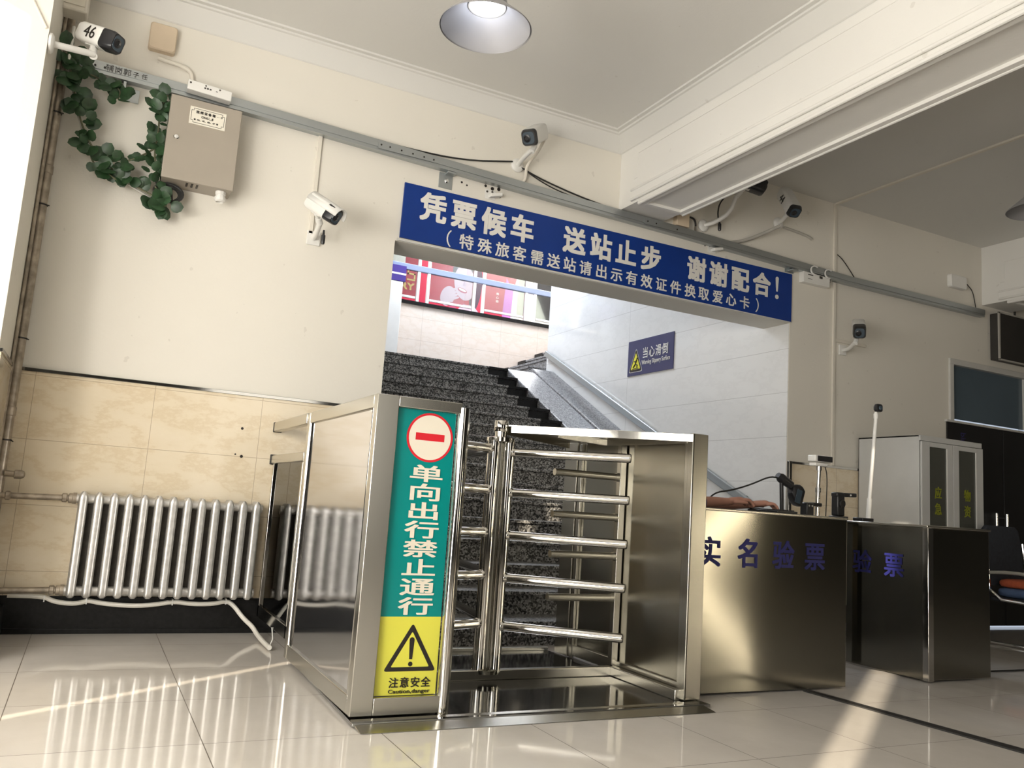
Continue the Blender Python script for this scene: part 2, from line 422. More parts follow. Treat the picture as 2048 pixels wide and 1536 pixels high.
# cornice of the first bay: two thin steps and a cove, along the back wall and along the beam
BX0, BX1, BZ = 3.35, 3.76, 3.11
def cove(mb, path):
    prof = [(.0012, .0), (.010, .006), (.035, .05), (.085, .105), (.10, .108), (.105, .118), (.135, .118), (.137, .13)]
    rings = []
    for (p, inn) in path:
        rings.append([p + inn*d + Z*(CZ - .13 + h) for d, h in prof])
    mb.loft(rings, cap=False, closed=False)
mb = MB()
cove(mb, [(V((PX, WY, 0)), V((0, -1, 0))), (V((BX0, WY, 0)), V((-1, -1, 0))), (V((BX0, -6.0, 0)), V((-1, 0, 0)))])
struct('trim_5', mb, 'ceiling_paint', smooth=25)
# beams with sunk panels and edge mouldings
def beam(name, x0, x1, z0):
    mb = MB().box(x0, x1, -6.1, WY, z0, CZ)
    mb.box(x0-.016, x1+.016, -6.1, 4.98, z0+.028, z0+.10)           # edge mould, both sides
    mb.box(x0-.006, x0+.055, -6.1, 4.90, z0-.022, z0).box(x1-.055, x1+.006, -6.1, 4.90, z0-.022, z0).box(x0+.055, x1-.055, 4.86, 4.90, z0-.022, z0)
    mb.tube([(x0+.004, 4.90, z0-.016), (x0+.004, -6, z0-.016)], .014, 8).tube([(x1-.004, 4.90, z0-.016), (x1-.004, -6, z0-.016)], .014, 8)
    mb.tube([(x0-.016, 4.98, z0+.10), (x0-.016, -6, z0+.10)], .010, 8).tube([(x0-.012, 4.98, z0+.028), (x0-.012, -6, z0+.028)], .012, 8)
    mb.tube([(x1+.016, 4.98, z0+.10), (x1+.016, -6, z0+.10)], .010, 8).tube([(x1+.008, 4.98, z0+.02), (x1+.008, -6, z0+.02)], .016, 8)
    for xs in (x0-.004, x1+.004): mb.box(min(xs, xs+.004), max(xs, xs+.004), -6, 4.93, CZ-.20, CZ-.195)
    for xs in (x0-.004, ): mb.box(xs, xs+.006, 4.925, 4.93, z0+.22, CZ-.195).box(xs, xs+.006, 4.93, 4.97, z0+.19, z0+.195)
    return struct(name, mb, 'beam_paint', bevel=.004)
beam('trim_6', BX0, BX1, BZ)
beam('trim_7', 7.66, 8.10, 3.10)

# ---- staircase behind the opening
SY, SR, ST, NS = 4.609, .1457, .280, 17
mb = MB()
for k in range(NS):
    y0 = SY + k*ST; z1 = (k+1)*SR; yn = y0 + ST if k < NS-1 else 10.8
    x0, x1 = 1.62, 4.40
    mb.box(x0, x1, y0, yn + .02, z1 - SR - .02, z1 - .024)
    mb.box(x0, x1, y0 - .026, yn + .005, z1 - .024, z1)
mb.box(1.4, 6.5, 9.42, 10.8, 2.2, NS*SR)
stair = struct('staircase', mb, 'granite', smooth=0, bevel=.003)
mb = MB()
for k in range(NS):
    y0 = SY + k*ST; z1 = (k+1)*SR
    mb.box(4.15, 4.402, y0 - .003, y0 + .01, z1 - SR, z1 - .028).box(4.15, 4.402, y0 - .029, y0 + .25, z1 - .026, z1 + .002)
struct('step_inlay', mb, 'black_granite', stair)
SL = SR/ST
def ry(y, h=0): return (y - SY + .28)*SL + h
mb = MB()
mb.prism([(SY-.1, 0), (9.12, 0), (9.12, ry(9.12)), (SY-.1, ry(SY-.1))], (4.40, 0, 0), Y, Z, X, .40)
mb.prism([(SY-.1, 0), (9.42, 0), (9.42, NS*SR+.035), (9.20, ry(9.20, .02)), (SY-.1, ry(SY-.1, .035))], (4.80, 0, 0), Y, Z, X, .32)
struct('ramp', mb, 'ramp_granite', stair, bevel=.012)
mb = MB()
for k in range(8):           # second flight climbing to the right
    x0 = 4.87 + k*.27; z = NS*SR + k*SR
    mb.box(x0, x0 + .30, 9.42, 10.795, z, z + SR - .028).box(x0 - .014, x0 + .30, 9.42, 10.795, z + SR - .028, z + SR)
struct('upper_flight', mb, 'ramp_granite', stair, smooth=0, bevel=.003)
mb = MB()
for k in range(8):
    x0 = 4.87 + k*.27; z = NS*SR + k*SR
    mb.box(x0 - .018, x0 - .002, 10.55, 10.792, z, z + SR + .004)
struct('upper_flight_inlay', mb, 'black_granite', stair)
struct('wall_stair_right', MB().box(5.12, 5.42, WY+.31, 9.41, 0, 6.4), 'stair_wall_tile')
struct('trim_8', MB().box(5.115, 5.12, WY+.004, WY+.31, 0, 2.513), 'stair_wall_tile')
struct('wall_stair_left', MB().box(1.30, 1.61, WY+.31, 10.8, 0, 6.4), 'wall_paint')
struct('wall_landing', MB().box(1.3, 9.5, 10.8, 11.0, 2.3, 3.50), 'landing_tile')
struct('trim_9', MB().box(1.3, 9.5, 10.77, 11.0, 3.497, 3.543), 'black_granite')
struct('floor_upper', MB().box(1.3, 9.5, 11.0, 16.0, 3.40, 3.50), 'floor_tile')
struct('wall_upper_back', MB().box(1.3, 9.5, 14.0, 14.2, 3.4, 6.4), 'wall_paint')
struct('ceiling_upper', MB().box(1.3, 9.5, WY+.31, 14.2, 6.4, 6.5), 'ceiling_paint')
struct('wall_upper_right', MB().box(9.4, 9.6, 9.0, 14.2, 2.3, 6.4).box(5.42, 9.5, 9.2, 9.41, 2.3, 6.4), 'stair_wall_tile')
struct('wall_upper_front', MB().box(1.3, 5.42, WY+.31, WY+.45, CZ+.1, 6.4), 'wall_paint')
# panel-shaped steel handrail on the stair wall
h = thing('stair_handrail', 'flat brushed steel handrail climbing the white tiled stair wall', 'handrail', (5.08, 5.9, 1.13))
pa, pb = V((5.075, 9.37, 2.81)), V((5.075, 5.30, .87))
d = (pb - pa).normalized(); up = X.cross(d).normalized(); up = up if up.z > 0 else -up
part('rail', MB().obox((pa+pb)/2, d*((pb-pa).length/2), up*.036, X*.018), 'galvanized', h, bevel=.006)
for t in (.1, .38, .66, .92):
    q = pa.lerp(pb, t); part('bracket', MB().cyl(q, q + X*.045, .012, 10).disc(q + X*.04, X, .03, .006, 16), 'polished_steel', h)

# ---- door in the right bay
d1 = struct('door_1', MB().box(7.15, 9.35, WY-.02, WY+.08, 2.445, 2.50).box(7.15, 7.205, WY-.02, WY+.08, 1.90, 2.445).box(9.30, 9.35, WY-.02, WY+.08, 0, 2.445)
            .box(8.32, 8.36, WY-.01, WY+.08, 1.93, 2.445), 'frame_white', bevel=.004)
struct('transom_pane', MB().box(7.205, 9.30, WY+.03, WY+.04, 1.93, 2.445), 'transom_glass', d1)
struct('head_bar', MB().box(7.09, 9.35, WY-.03, WY+.03, 1.885, 1.905), 'frame_white', d1, bevel=.003)
struct('door_leaf', MB().box(7.11, 7.93, WY-.012, WY+.02, .02, 1.885).box(7.94, 9.30, WY-.012, WY+.02, .02, 1.885), 'dark_board', d1, bevel=.003)
for hx in (7.74, 7.90): struct('handle', MB().tube([(hx, WY-.06, .78), (hx, WY-.06, 1.07)], .016, 12).cyl((hx, WY-.06, .82), (hx, WY-.01, .82), .008).cyl((hx, WY-.06, 1.03), (hx, WY-.01, 1.03), .008), 'chrome', d1)
mb = MB()
for i, ch in enumerate('便民之家'): cjk(mb, ch, (7.34, WY-.013, 1.44 - .115*i), NZ, X, NY, .10, .085, .01)
latin(mb, 'bianmin', (7.30, WY-.013, 1.80), NZ, X, NY, .28, .075)
struct('lettering', mb, 'letter_violet', d1)

# ------------------------------------------------------------------ overhead blue sign
s = thing('overhead_sign', 'long dark blue board with white Chinese writing above the stair opening', 'sign', (3.38, WY, 2.53))
part('board', MB().prism([(1.636, 2.540), (5.122, 2.523), (5.122, 2.937), (1.640, 2.922)], (0, WY-.016, 0), X, Z, Y, .014), 'sign_blue', s)
part('edge_trim', MB().box(1.62, 5.125, WY-.014, WY-.002, 2.517, 2.531), 'frame_white', s)
def row(line_, z0, wd, ht, bold):
    mb = MB()
    for ch, x_ in line_: cjk(mb, ch, (x_, WY-.0165, z0), X, Z, NY, wd, ht, bold, .002)
    return mb
l1 = list(zip('凭票候车送站止步谢谢配合', (1.854, 2.081, 2.310, 2.534, 2.969, 3.200, 3.426, 3.658, 4.101, 4.325, 4.551, 4.783)))
part('headline_lettering', row(l1, 2.789, .192, .204, .036), 'sign_letters', s)
mb = MB(); mb.prism([(-.017, .085), (.017, .085), (.008, -.028), (-.008, -.028)], (4.953, WY-.0165, 2.785), X, Z, NY, .002).disc((4.953, WY-.0165, 2.711), NY, .019, .0024, 24).disc((4.953, WY-.0165, 2.868), NY, .017, .0027, 20)
part('exclamation_mark', mb, 'sign_letters', s)
txt = '特殊旅客需送站请出示有效证件换取爱心卡'
l2 = list(zip(txt, (2.113, 2.252, 2.389, 2.525, 2.667, 2.804, 2.939, 3.075, 3.214, 3.350, 3.487, 3.625, 3.763, 3.903, 4.045, 4.180, 4.323, 4.462, 4.604)))
part('second_line_lettering', row(l2, 2.602, .110, .110, .015), 'sign_letters', s)
mb = MB(); cjk(mb, '（', (1.940, WY-.0165, 2.602), X, Z, NY, .13, .125, .0, .002); cjk(mb, '）', (4.782, WY-.0165, 2.602), X, Z, NY, .13, .125, .0, .002)
part('brackets_lettering', mb, 'sign_letters', s)

# ------------------------------------------------------------------ slippery surface sign on the stair wall
s = thing('slippery_floor_sign', 'violet blue warning sign with yellow triangle on the white stair wall', 'sign', (5.12, 7.13, 2.31))
ya_, yb_ = 7.527, 6.727
part('board', MB().box(5.108, 5.119, yb_, ya_, 2.307, 2.692), 'slippery_blue', s)
def tri(c, u, v, n, hw, hh, r, t, scl=1):
    pts = []
    base = [(-hw*scl, -hh*scl*.62), (hw*scl, -hh*scl*.62), (0, hh*scl*1.05)]
    for i in range(3):
        a = V((*base[i-1], 0)); b_ = V((*base[i], 0)); c_ = V((*base[(i+1) % 3], 0))
        for q in ((a-b_).normalized()*r, ):
            p0 = b_ + (a-b_).normalized()*r; p1 = b_ + (c_-b_).normalized()*r
            for k in range(5):
                t_ = k/4; pts.append(tuple(((p0*(1-t_)**2 + b_*2*t_*(1-t_) + p1*t_*t_))[:2]))
    return MB().prism(pts, c, u, v, n, t)
tc = V((5.1075, 7.375, 2.44))
part('triangle_edge', tri(tc, NY, Z, NX, .128, .158, .03, .0012), 'sign_letters', s)
part('triangle_border', tri(tc, NY, Z, NX, .120, .150, .03, .0020), 'sign_black', s)
part('triangle_field', tri(tc, NY, Z, NX, .088, .110, .02, .0028), 'warning_yellow', s)
mb = MB(); f_ = lambda a, b_: tc + NX*.0032 + NY*a + Z*b_
mb.tube([f_(-.04, -.045), f_(.0, -.01), f_(.02, .035)], .008, 6).tube([f_(-.03, .02), f_(.0, .015), f_(.035, .055)], .006, 6).tube([f_(0, -.012), f_(.035, -.025), f_(.025, -.052)], .007, 6).tube([f_(-.055, -.06), f_(.055, -.06)], .004, 6)
mb.disc(f_(.026, .048), NX, .011, .002, 14)
part('falling_figure', mb, 'sign_black', s)
mb = MB()
for i, ch in enumerate('当心滑倒'): cjk(mb, ch, (5.1075, 7.205 - .115*i, 2.535 + .0*i), NY, Z, NX, .108, .125, .012)
latin(mb, 'Warning Slippery Surface', (5.1075, 7.265, 2.395), NY, Z, NX, .49, .062, .004)
part('lettering', mb, 'sign_letters', s)

# ------------------------------------------------------------------ turnstile
TF, TB, TH = 3.115, 4.28, 1.230
t = thing('turnstile', 'stainless steel rotating gate with teal no entry panel, standing before the stairs', 'turnstile', (1.78, 3.7, 0))
part('base_plate', MB().prism([(.955, 3.05), (2.60, 3.05), (2.50, 4.38), (1.0, 4.38), (.955, 3.08)], (0, 0, .002), X, Y, Z, .014), 'plate_steel', t, bevel=.003)
part('front_ramp', MB().prism([(0, 0), (.135, 0), (.135, .017)], (.962, 2.965, .002), Y, Z, X, 1.60), 'brushed_steel', t, bevel=.002)
part('rear_sill', MB().box(1.36, 2.50, 3.66, 3.70, .016, .062).box(2.47, 2.505, 3.14, 3.70, .016, .062).box(1.0, 2.5, 4.36, 4.385, .014, .035), 'brushed_steel', t, bevel=.004)
# left housing
mb = MB()
mb.box(.962, 1.050, TF, TF+.05, .022, TH).box(1.050, 1.32, TF, TF+.05, 1.187, TH).box(1.050, 1.32, TF, TF+.05, .022, .086)
mb.box(.970, 1.318, TF+.05, 3.26, TH-.014, TH-.002)
part('left_front_frame', mb, 'brushed_steel', t, bevel=.003)
part('left_inner_panel', MB().box(1.308, 1.318, TF+.051, 3.26, .03, TH-.015).box(.985, 1.307, 3.25, 3.262, .03, TH-.015).box(1.04, 1.307, TF+.031, TF+.04, .08, 1.19), 'brushed_steel', t)
for gx, gy in ((1.333, TF+.016), (1.362, TF+.075)): part('guard_tube', MB().cyl((gx, gy, .016), (gx, gy, TH-.018), .024, 24), 'polished_steel', t)
mb = MB()
mb.box(.962, .999, TF+.051, TB-.051, TH-.055, TH).box(.962, .999, TF+.051, TB-.051, .022, .090).box(.961, .998, TB-.05, TB, .022, TH)
part('left_side_frame', mb, 'brushed_steel', t, bevel=.003)
part('left_side_panel', MB().box(.974, .984, TF+.05, TB-.05, .088, TH-.053), 'film_steel', t)
for gy in (TB-.055, TF+.056): part('panel_bead', MB().cyl((.967, gy, .09), (.967, gy, TH-.055), .006, 10), 'polished_steel', t)
# sign panel stuck in the left housing
sy = TF + .026
sp = part('sign_panel', MB().box(1.053, 1.306, sy, sy+.004, .088, 1.186), 'sign_teal', t, label='teal no entry panel with white writing')
part('yellow_field', MB().box(1.053, 1.306, sy-.0012, sy+.003, .088, .380), 'sign_yellow', sp)
cc = V((1.1985, sy-.0006, 1.079))
part('red_ring', MB().disc(cc, NY, .0985, .0015, 56), 'sign_red', sp)
part('white_disc', MB().disc(cc, NY, .0895, .0022, 56), 'sign_cream', sp)
part('red_bar', MB().box(1.137, 1.260, sy-.0036, sy-.001, 1.066, 1.095), 'sign_red', sp)
mb = MB()
for i, ch in enumerate('单向出行禁止通行'): cjk(mb, ch, (1.196, sy-.0006, .935 - i*.0735), X, Z, NY, .148, .070, .020, .0014)
part('column_lettering', mb, 'sign_cream', sp)
tcw = V((1.192, sy-.0014, .243))
part('warning_triangle', tri(tcw, X, Z, NY, .107, .108, .014, .0010), 'sign_black', sp)
part('triangle_field', tri(tcw + Z*-.002, X, Z, NY, .078, .079, .006, .0018), 'sign_yellow', sp)
mb = MB().prism([(-.010, .050), (.010, .050), (.006, -.022), (-.006, -.022)], tcw + NY*.0019, X, Z, NY, .0012).disc(tcw + NY*.0019 + Z*-.040, NY, .009, .0014, 20).disc(tcw + NY*.0019 + Z*.050, NY, .010, .0016, 20)
part('exclamation_mark', mb, 'sign_black', sp)
mb = MB()
for i, ch in enumerate('注意安全'): cjk(mb, ch, (1.131 + i*.0435, sy-.0014, .135), X, Z, NY, .040, .040, .014)
part('warning_lettering', mb, 'sign_black', sp)
mb = MB(); latin(mb, 'Caution,danger', (1.112, sy-.0014, .091), X, Z, NY, .169, .0185, .009)
part('english_lettering', mb, 'sign_black', sp)
# right housing
mb = MB()
mb.box(2.500, 2.592, TF, TF+.035, .02, TH-.005).box(2.502, 2.512, TF, TF+.06, .02, TH-.005)
part('right_front_post', mb, 'brushed_steel', t, bevel=.003)
part('right_panel', MB().box(2.530, 2.590, TF+.03, TB, .03, TH-.01), 'panel_steel', t, bevel=.003)
part('right_rear_frame', MB().box(2.505, 2.545, TB-.12, TB+.02, .02, TH-.01).box(2.512, 2.53, TB-.16, TB-.125, .02, TH-.02).box(2.515, 2.53, 3.73, TB-.12, .03, .09).box(2.515, 2.53, TF+.05, 3.70, .03, .085), 'brushed_steel', t, bevel=.003)
AX = V((1.785, 3.705, 0))
# flat canopy from the right housing to the top bearing
mb = MB().prism([(1.80, 3.675), (2.50, 3.11), (2.59, 3.11), (2.59, TB), (2.50, TB), (1.80, 3.74)], (0, 0, 1.190), X, Y, Z, .038)
part('canopy', MB().prism([(1.80, 3.655), (2.505, 3.12), (2.53, 3.12), (2.53, 4.10), (2.46, 4.20), (1.80, 3.755)], (0, 0, 1.215), X, Y, Z, .006), 'brushed_steel', t)
def strip(mb, a, b_, z0, z1, th=.008):
    a, b_ = V((*a, 0)), V((*b_, 0)); d = (b_ - a).normalized(); n = V((-d.y, d.x, 0))
    mb.obox((a + b_)/2 + Z*(z0 + z1)/2, d*(b_ - a).length/2, Z*(z1 - z0)/2, n*th/2)
mb = MB(); strip(mb, (1.815, 3.655), (2.505, 3.118), 1.183, 1.221); part('canopy_front_edge', mb, 'polished_steel', t, bevel=.002)
for pa_, pb_, z0_, z1_ in (((1.815, 3.752), (2.47, 4.20), 1.183, 1.221), ((2.05, 3.60), (2.43, 3.74), 1.178, 1.214), ((2.43, 3.74), (2.505, 3.16), 1.178, 1.214)):
    mb = MB(); strip(mb, pa_, pb_, z0_, z1_); part('canopy_rib', mb, 'brushed_steel', t, bevel=.002)
# comb of short fixed bars
part('comb_post', MB().box(2.488, 2.525, 3.685, 3.722, .05, 1.19), 'brushed_steel', t, bevel=.003)
for zc in (1.017, .806, .607, .395):
    part('comb_bar', MB().cyl((2.103, 3.708, zc), (2.49, 3.708, zc), .0185, 16).cyl((2.475, 3.708, zc), (2.49, 3.708, zc), .023, 16), 'brushed_steel', t)
# rotor: three winged uprights with five arms each, on one bearing
ro = part('rotor', MB().cyl(AX + Z*.045, AX + Z*1.165, .022, 20), 'dark_brushed_steel', t)
part('top_cap', MB().lathe(AX + Z*1.188, Z, [(.034, 0), (.036, .004), (.036, .05), (.033, .055)], 28).lathe(AX + Z*1.158, Z, [(.030, 0), (.030, .03)], 24), 'polished_steel', ro)
part('collar', MB().lathe(AX + Z*1.135, Z, [(.066, 0), (.070, .003), (.070, .022), (.062, .025)], 28), 'polished_steel', ro)
part('foot_bearing', MB().lathe(AX + Z*.016, Z, [(.03, 0), (.03, .025), (.068, .027), (.072, .045), (.064, .05)], 28), 'dark_brushed_steel', ro)
zarm = (1.090, .892, .688, .487, .263)
for ang in (-40, 80, 200):
    dv = V((math.cos(R(ang)), math.sin(R(ang)), 0))
    part('upright', MB().cyl(AX + dv*.044 + Z*.052, AX + dv*.044 + Z*1.142, .0305, 24), 'polished_steel', ro)
    for za in zarm:
        za += 0 if ang == -40 else .010
        part('arm', MB().tube([AX + dv*.05 + Z*za, AX + dv*.637 + Z*za], .022, 20).lathe(AX + dv*.637 + Z*za, dv, [(.022, 0), (.021, .005), (.016, .008)], 20).lathe(AX + dv*.068 + Z*za, dv, [(.027, 0), (.025, .010), (.022, .014)], 20), 'polished_steel', ro)

# ------------------------------------------------------------------ glass barrier between the turnstile and the wall
g = thing('glass_barrier', 'small framed glass screen with two steel rails linking the turnstile to the tiled wall', 'barrier', (.985, 4.7, .08))
part('top_rail', MB().box(.955, 1.002, TB+.002, 5.135, TH-.055, TH), 'brushed_steel', g, bevel=.004)
part('lower_rail', MB().box(.958, 1.000, TB+.004, 5.135, .985, 1.032), 'brushed_steel', g, bevel=.004)
for zz in (TH-.0275, 1.0085): part('rubber_end', MB().box(.953, 1.004, 5.125, 5.146, zz-.030, zz+.030), 'black_rubber', g, bevel=.004)
for g0, g1 in ((5.062, 5.092), (TB+.03, TB+.055)): part('frame_post', MB().box(.965, .995, g0, g1, .10, .985), 'polished_steel', g, bevel=.003)
part('bottom_rail', MB().box(.965, .995, TB+.004, 5.09, .10, .165), 'dark_brushed_steel', g, bevel=.003)
part('glass_pane', MB().box(.977, .983, TB+.05, 5.065, .165, .985), 'clear_glass', g)

# ------------------------------------------------------------------ radiator and pipes
rd = thing('radiator', 'silver painted cast iron column radiator on the tiled wall above the black skirting', 'radiator', (.55, 5.06, .205))
NSEC = 13
for i in range(NSEC):
    xc = -.012 + .0750*i
    mb = MB()
    for yy in (5.022, 5.066, 5.110):
        mb.loft([rrect((xc, yy, z), X, Y, wd, dp, min(wd, dp)*.45, 3) for z, wd, dp in ((.200, .022, .016), (.212, .044, .034), (.235, .047, .036), (.255, .046, .034), (.70, .046, .034), (.718, .047, .036), (.738, .040, .036), (.753, .016, .018))])
    mb.box(xc-.012, xc+.012, 5.03, 5.10, .222, .246).box(xc-.012, xc+.012, 5.03, 5.10, .700, .728)
    for zz in (.234, .714): mb.cyl((xc-.038, 5.065, zz), (xc+.038, 5.065, zz), .026, 12)
    part('section', mb, 'aluminium_paint', rd)
mb = MB()
for zz in (.234, .714): mb.lathe((-.085, 5.065, zz), X, [(.018, 0), (.026, .004), (.026, .02), (.030, .022), (.030, .04)], 14)
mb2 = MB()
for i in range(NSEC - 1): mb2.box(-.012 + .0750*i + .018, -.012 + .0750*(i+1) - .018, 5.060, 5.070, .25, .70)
part('gap_shade_plate', mb2, 'gap_shade', rd)['kind'] = 'stuff'  # dark plates added to stand in for shade in the column gaps
part('end_nipple', mb, 'old_pipe', rd)
pp = thing('radiator_feed_pipe', 'upper grimy pipe running from the corner riser to the radiator', 'pipe', (-.25, 5.065, .714))
part('tube', MB().tube([(-.40, 5.065, .708), (-.08, 5.065, .714)], .0165, 12), 'old_pipe', pp)
part('union_nut', MB().lathe((-.115, 5.065, .714), X, [(.02, 0), (.024, .004), (.024, .022), (.02, .026)], 8).lathe((-.375, 5.065, .709), X, [(.02, 0), (.024, .004), (.024, .02), (.018, .026)], 8), 'old_pipe', pp)
pp = thing('radiator_return_pipe', 'lower grimy pipe running along the skirting to the radiator', 'pipe', (-.25, 5.065, .234))
part('tube', MB().tube([(-.40, 5.065, .226), (-.08, 5.065, .234)], .0165, 12), 'old_pipe', pp)
part('union_nut', MB().lathe((-.115, 5.065, .234), X, [(.02, 0), (.025, .004), (.025, .022), (.02, .026)], 8), 'old_pipe', pp)
pp = thing('riser_pipe', 'tall brown rusty heating riser standing in the left corner', 'pipe', (-.415, 5.08, 0))
part('tube', MB().tube([(-.412, 5.075, .152), (-.412, 5.075, CZ-.002)], .026, 14), 'old_pipe', pp)
part('second_tube', MB().tube([(-.432, 5.03, .60), (-.432, 5.03, 3.35)], .010, 10), 'old_pipe', pp)
part('coupling', MB().lathe((-.412, 5.075, 2.45), Z, [(.026, 0), (.030, .004), (.030, .045), (.026, .05)], 14).lathe((-.412, 5.075, 1.12), Z, [(.026, 0), (.030, .004), (.030, .045), (.026, .05)], 14), 'old_pipe', pp)
for zz in (2.80, 2.27, 1.53, .99):
    mb = MB().lathe((-.412, 5.075, zz), Z, [(.0285, 0), (.030, .002), (.0285, .008)], 14).tube([(-.39, 5.06, zz+.004), (-.375, 5.04, zz-.003)], .0035, 6)
    part('wire_tie', mb, 'black_rubber', pp)
pp = thing('capped_pipe_stub', 'short capped pipe end sticking out of the corner riser above the radiator', 'pipe', (-.35, 5.07, .82))
part('tube', MB().tube([(-.39, 5.045, .822), (-.32, 5.045, .819)], .016, 12), 'old_pipe', pp)
part('cap', MB().lathe((-.348, 5.045, .820), X, [(.018, 0), (.024, .003), (.024, .03), (.018, .045), (.008, .05)], 12), 'old_pipe', pp)
# white corrugated conduit sagging below the radiator
pts = [(-.30, 5.10, .200), (-.13, 5.10, .197), (-.09, 5.10, .172), (0, 5.095, .160), (.06, 5.10, .170), (.075, 5.10, .180), (.15, 5.095, .163), (.30, 5.09, .152), (.42, 5.10, .160), (.51, 5.10, .178), (.60, 5.09, .165), (.72, 5.095, .166), (.79, 5.10, .185), (.83, 5.08, .16), (.87, 5.05, .11), (.895, 5.02, .085), (.925, 4.96, .06), (.94, 4.90, .030), (.945, 4.75, .018), (.945, 4.55, .018)]
c = thing('cable_conduit', 'white corrugated cable hose sagging under the radiator and dropping to the floor', 'conduit', (.3, 5.1, .16))
part('hose', MB().tube(pts, .0125, 10, smooth=2), 'cable_conduit', c)
for xx, zz in ((-.13, .19), (.07, .18), (.50, .178), (.785, .185)): part('clip', MB().box(xx-.003, xx+.003, 5.085, 5.128, zz-.02, zz+.012), 'white_plastic', c)
ct = thing('cable_tie', 'white zip tie holding the hose to the foot of the glass screen', 'cable tie', (.955, 4.62, .03))
part('strap', MB().tube([(.955, 4.62, .004), (.972, 4.62, .05), (.962, 4.62, .11)], .003, 6), 'white_plastic', ct)
mb = MB()
for xx, zz in ((.775, 1.177), (.788, 1.012), (.740, 1.02)): mb.disc((xx, WY-.0125, zz), NY, .008, .001, 12)

# ------------------------------------------------------------------ cable tray
tr = thing('cable_tray', 'long grey galvanized cable trunking running across the whole back wall', 'cable tray', (3.5, WY, 3.1))
tp = [(-.405, 3.178), (.55, 3.172), (2.0, 3.130), (2.75, 3.108), (3.9, 3.083), (5.1, 3.050), (5.75, 3.030), (7.62, 3.035)]
mb = MB(); mb.loft([[V((x_, 5.105, z_ - .068)), V((x_, 5.105, z_)), V((x_, WY-.002, z_)), V((x_, WY-.002, z_ - .068))] for x_, z_ in tp])
part('channel', mb, 'galvanized', tr, smooth=20)
mb = MB(); mb.loft([[V((x_, 5.100, z_ - .046)), V((x_, 5.100, z_ + .003)), V((x_, 5.112, z_ + .003)), V((x_, 5.112, z_ - .046))] for x_, z_ in tp])
part('cover', mb, 'galvanized', tr, smooth=20)
def tz(x_):
    for (a, za), (b_, zb) in zip(tp, tp[1:]):
        if a <= x_ <= b_: return za + (zb - za)*(x_ - a)/(b_ - a)
    return tp[-1][1]
for x0 in (1.42, 3.55): part('joint_plate', MB().box(x0, x0+.42, 5.097, 5.101, tz(x0+.2)-.052, tz(x0+.2)-.012), 'galvanized', tr)
mb = MB()
for x_ in (-.31, -.26, -.21, 1.44, 1.50, 1.58, 1.66, 1.74, 1.81, 3.58, 3.66, 3.86): mb.disc((x_, 5.0965, tz(x_)-.03), NY, .006, .002, 10)
part('screw_hole', mb, 'sign_black', tr)
mb = MB()
for i, ch in enumerate('辅岗郭子任'): cjk(mb, ch, (-.185 + i*.046, 5.0995, tz(0) - .023), X, Z, NY, .044 if i < 3 else .034, .044 if i < 3 else .034, .0)
part('handwriting', mb, 'ink', tr)
for nm, x_ in (('metal L bracket under the cable tray near the left end of the blue sign', 1.93), ('metal L bracket under the cable tray at the right end of the blue sign', 5.10)):
    b_ = thing('tray_bracket', nm, 'bracket', (x_, WY, 2.96), 'tray brackets')
    part('back_plate', MB().box(x_-.05, x_+.05, WY-.004, WY, 2.95, 3.06), 'galvanized', b_, bevel=.001)
    part('shelf_arm', MB().box(x_-.008, x_+.055, 5.105, WY-.003, tz(x_)-.085, tz(x_)-.072), 'galvanized', b_, bevel=.001)
    part('bolt', MB().lathe((x_+.005, WY-.004, 3.005), NY, [(.016, 0), (.016, .004), (.009, .006), (.009, .02)], 8), 'chrome', b_)
b_ = thing('tray_bracket', 'dull metal bracket plate half covered by ivy under the cable tray', 'bracket', (-.06, WY, 3.05), 'tray brackets')
part('back_plate', MB().box(-.105, -.015, WY-.004, WY, 3.005, 3.085), 'galvanized', b_, bevel=.001)
part('shelf_arm', MB().box(-.105, -.09, 5.105, WY-.003, 3.05, 3.10), 'galvanized', b_, bevel=.001)
# broken fixing plates above the sign
for nm, x_, z_ in (('white fixing plate with a stub above the left half of the blue sign', 2.275, 2.985), ('white fixing plate with a stub above the right half of the blue sign', 4.265, 2.992)):
    b_ = thing('fixing_plate', nm, 'fixing plate', (x_, WY, z_), 'leftover fixing plates')
    part('plate', MB().box(x_-.045, x_+.035, WY-.005, WY, z_-.035, z_+.035), 'white_plastic', b_, bevel=.002)
    part('stub', MB().obox((x_+.025, WY-.03, z_-.006), V((.045, 0, .012)), V((-.003, 0, .012)), V((0, .025, 0))), 'white_plastic', b_, bevel=.004)
    part('screw', MB().disc((x_-.03, WY-.005, z_+.018), NY, .008, .002, 10).disc((x_+.01, WY-.005, z_+.022), NY, .008, .002, 10), 'screw', b_)
mb = MB()
for x_, z_, r_ in ((2.05, 3.025, .008), (2.09, 3.012, .007), (2.232, 3.043, .010), (2.285, 3.033, .013), (2.335, 3.040, .013), (2.315, 2.995, .010), (2.345, 2.990, .012), (4.19, 3.005, .006), (.775, 1.177, .008), (.788, 1.012, .009), (.752, 1.022, .005)):
    mb.disc((x_, WY-(.0125 if z_ < 1.4 else .0005), z_), NY, r_, .0012, 12)
tag(mb.build('drill_hole', 'sign_black', None, (2.2, WY, 3.0)), 'scattered dark drill holes left in the back wall', 'drill holes')['kind'] = 'stuff'

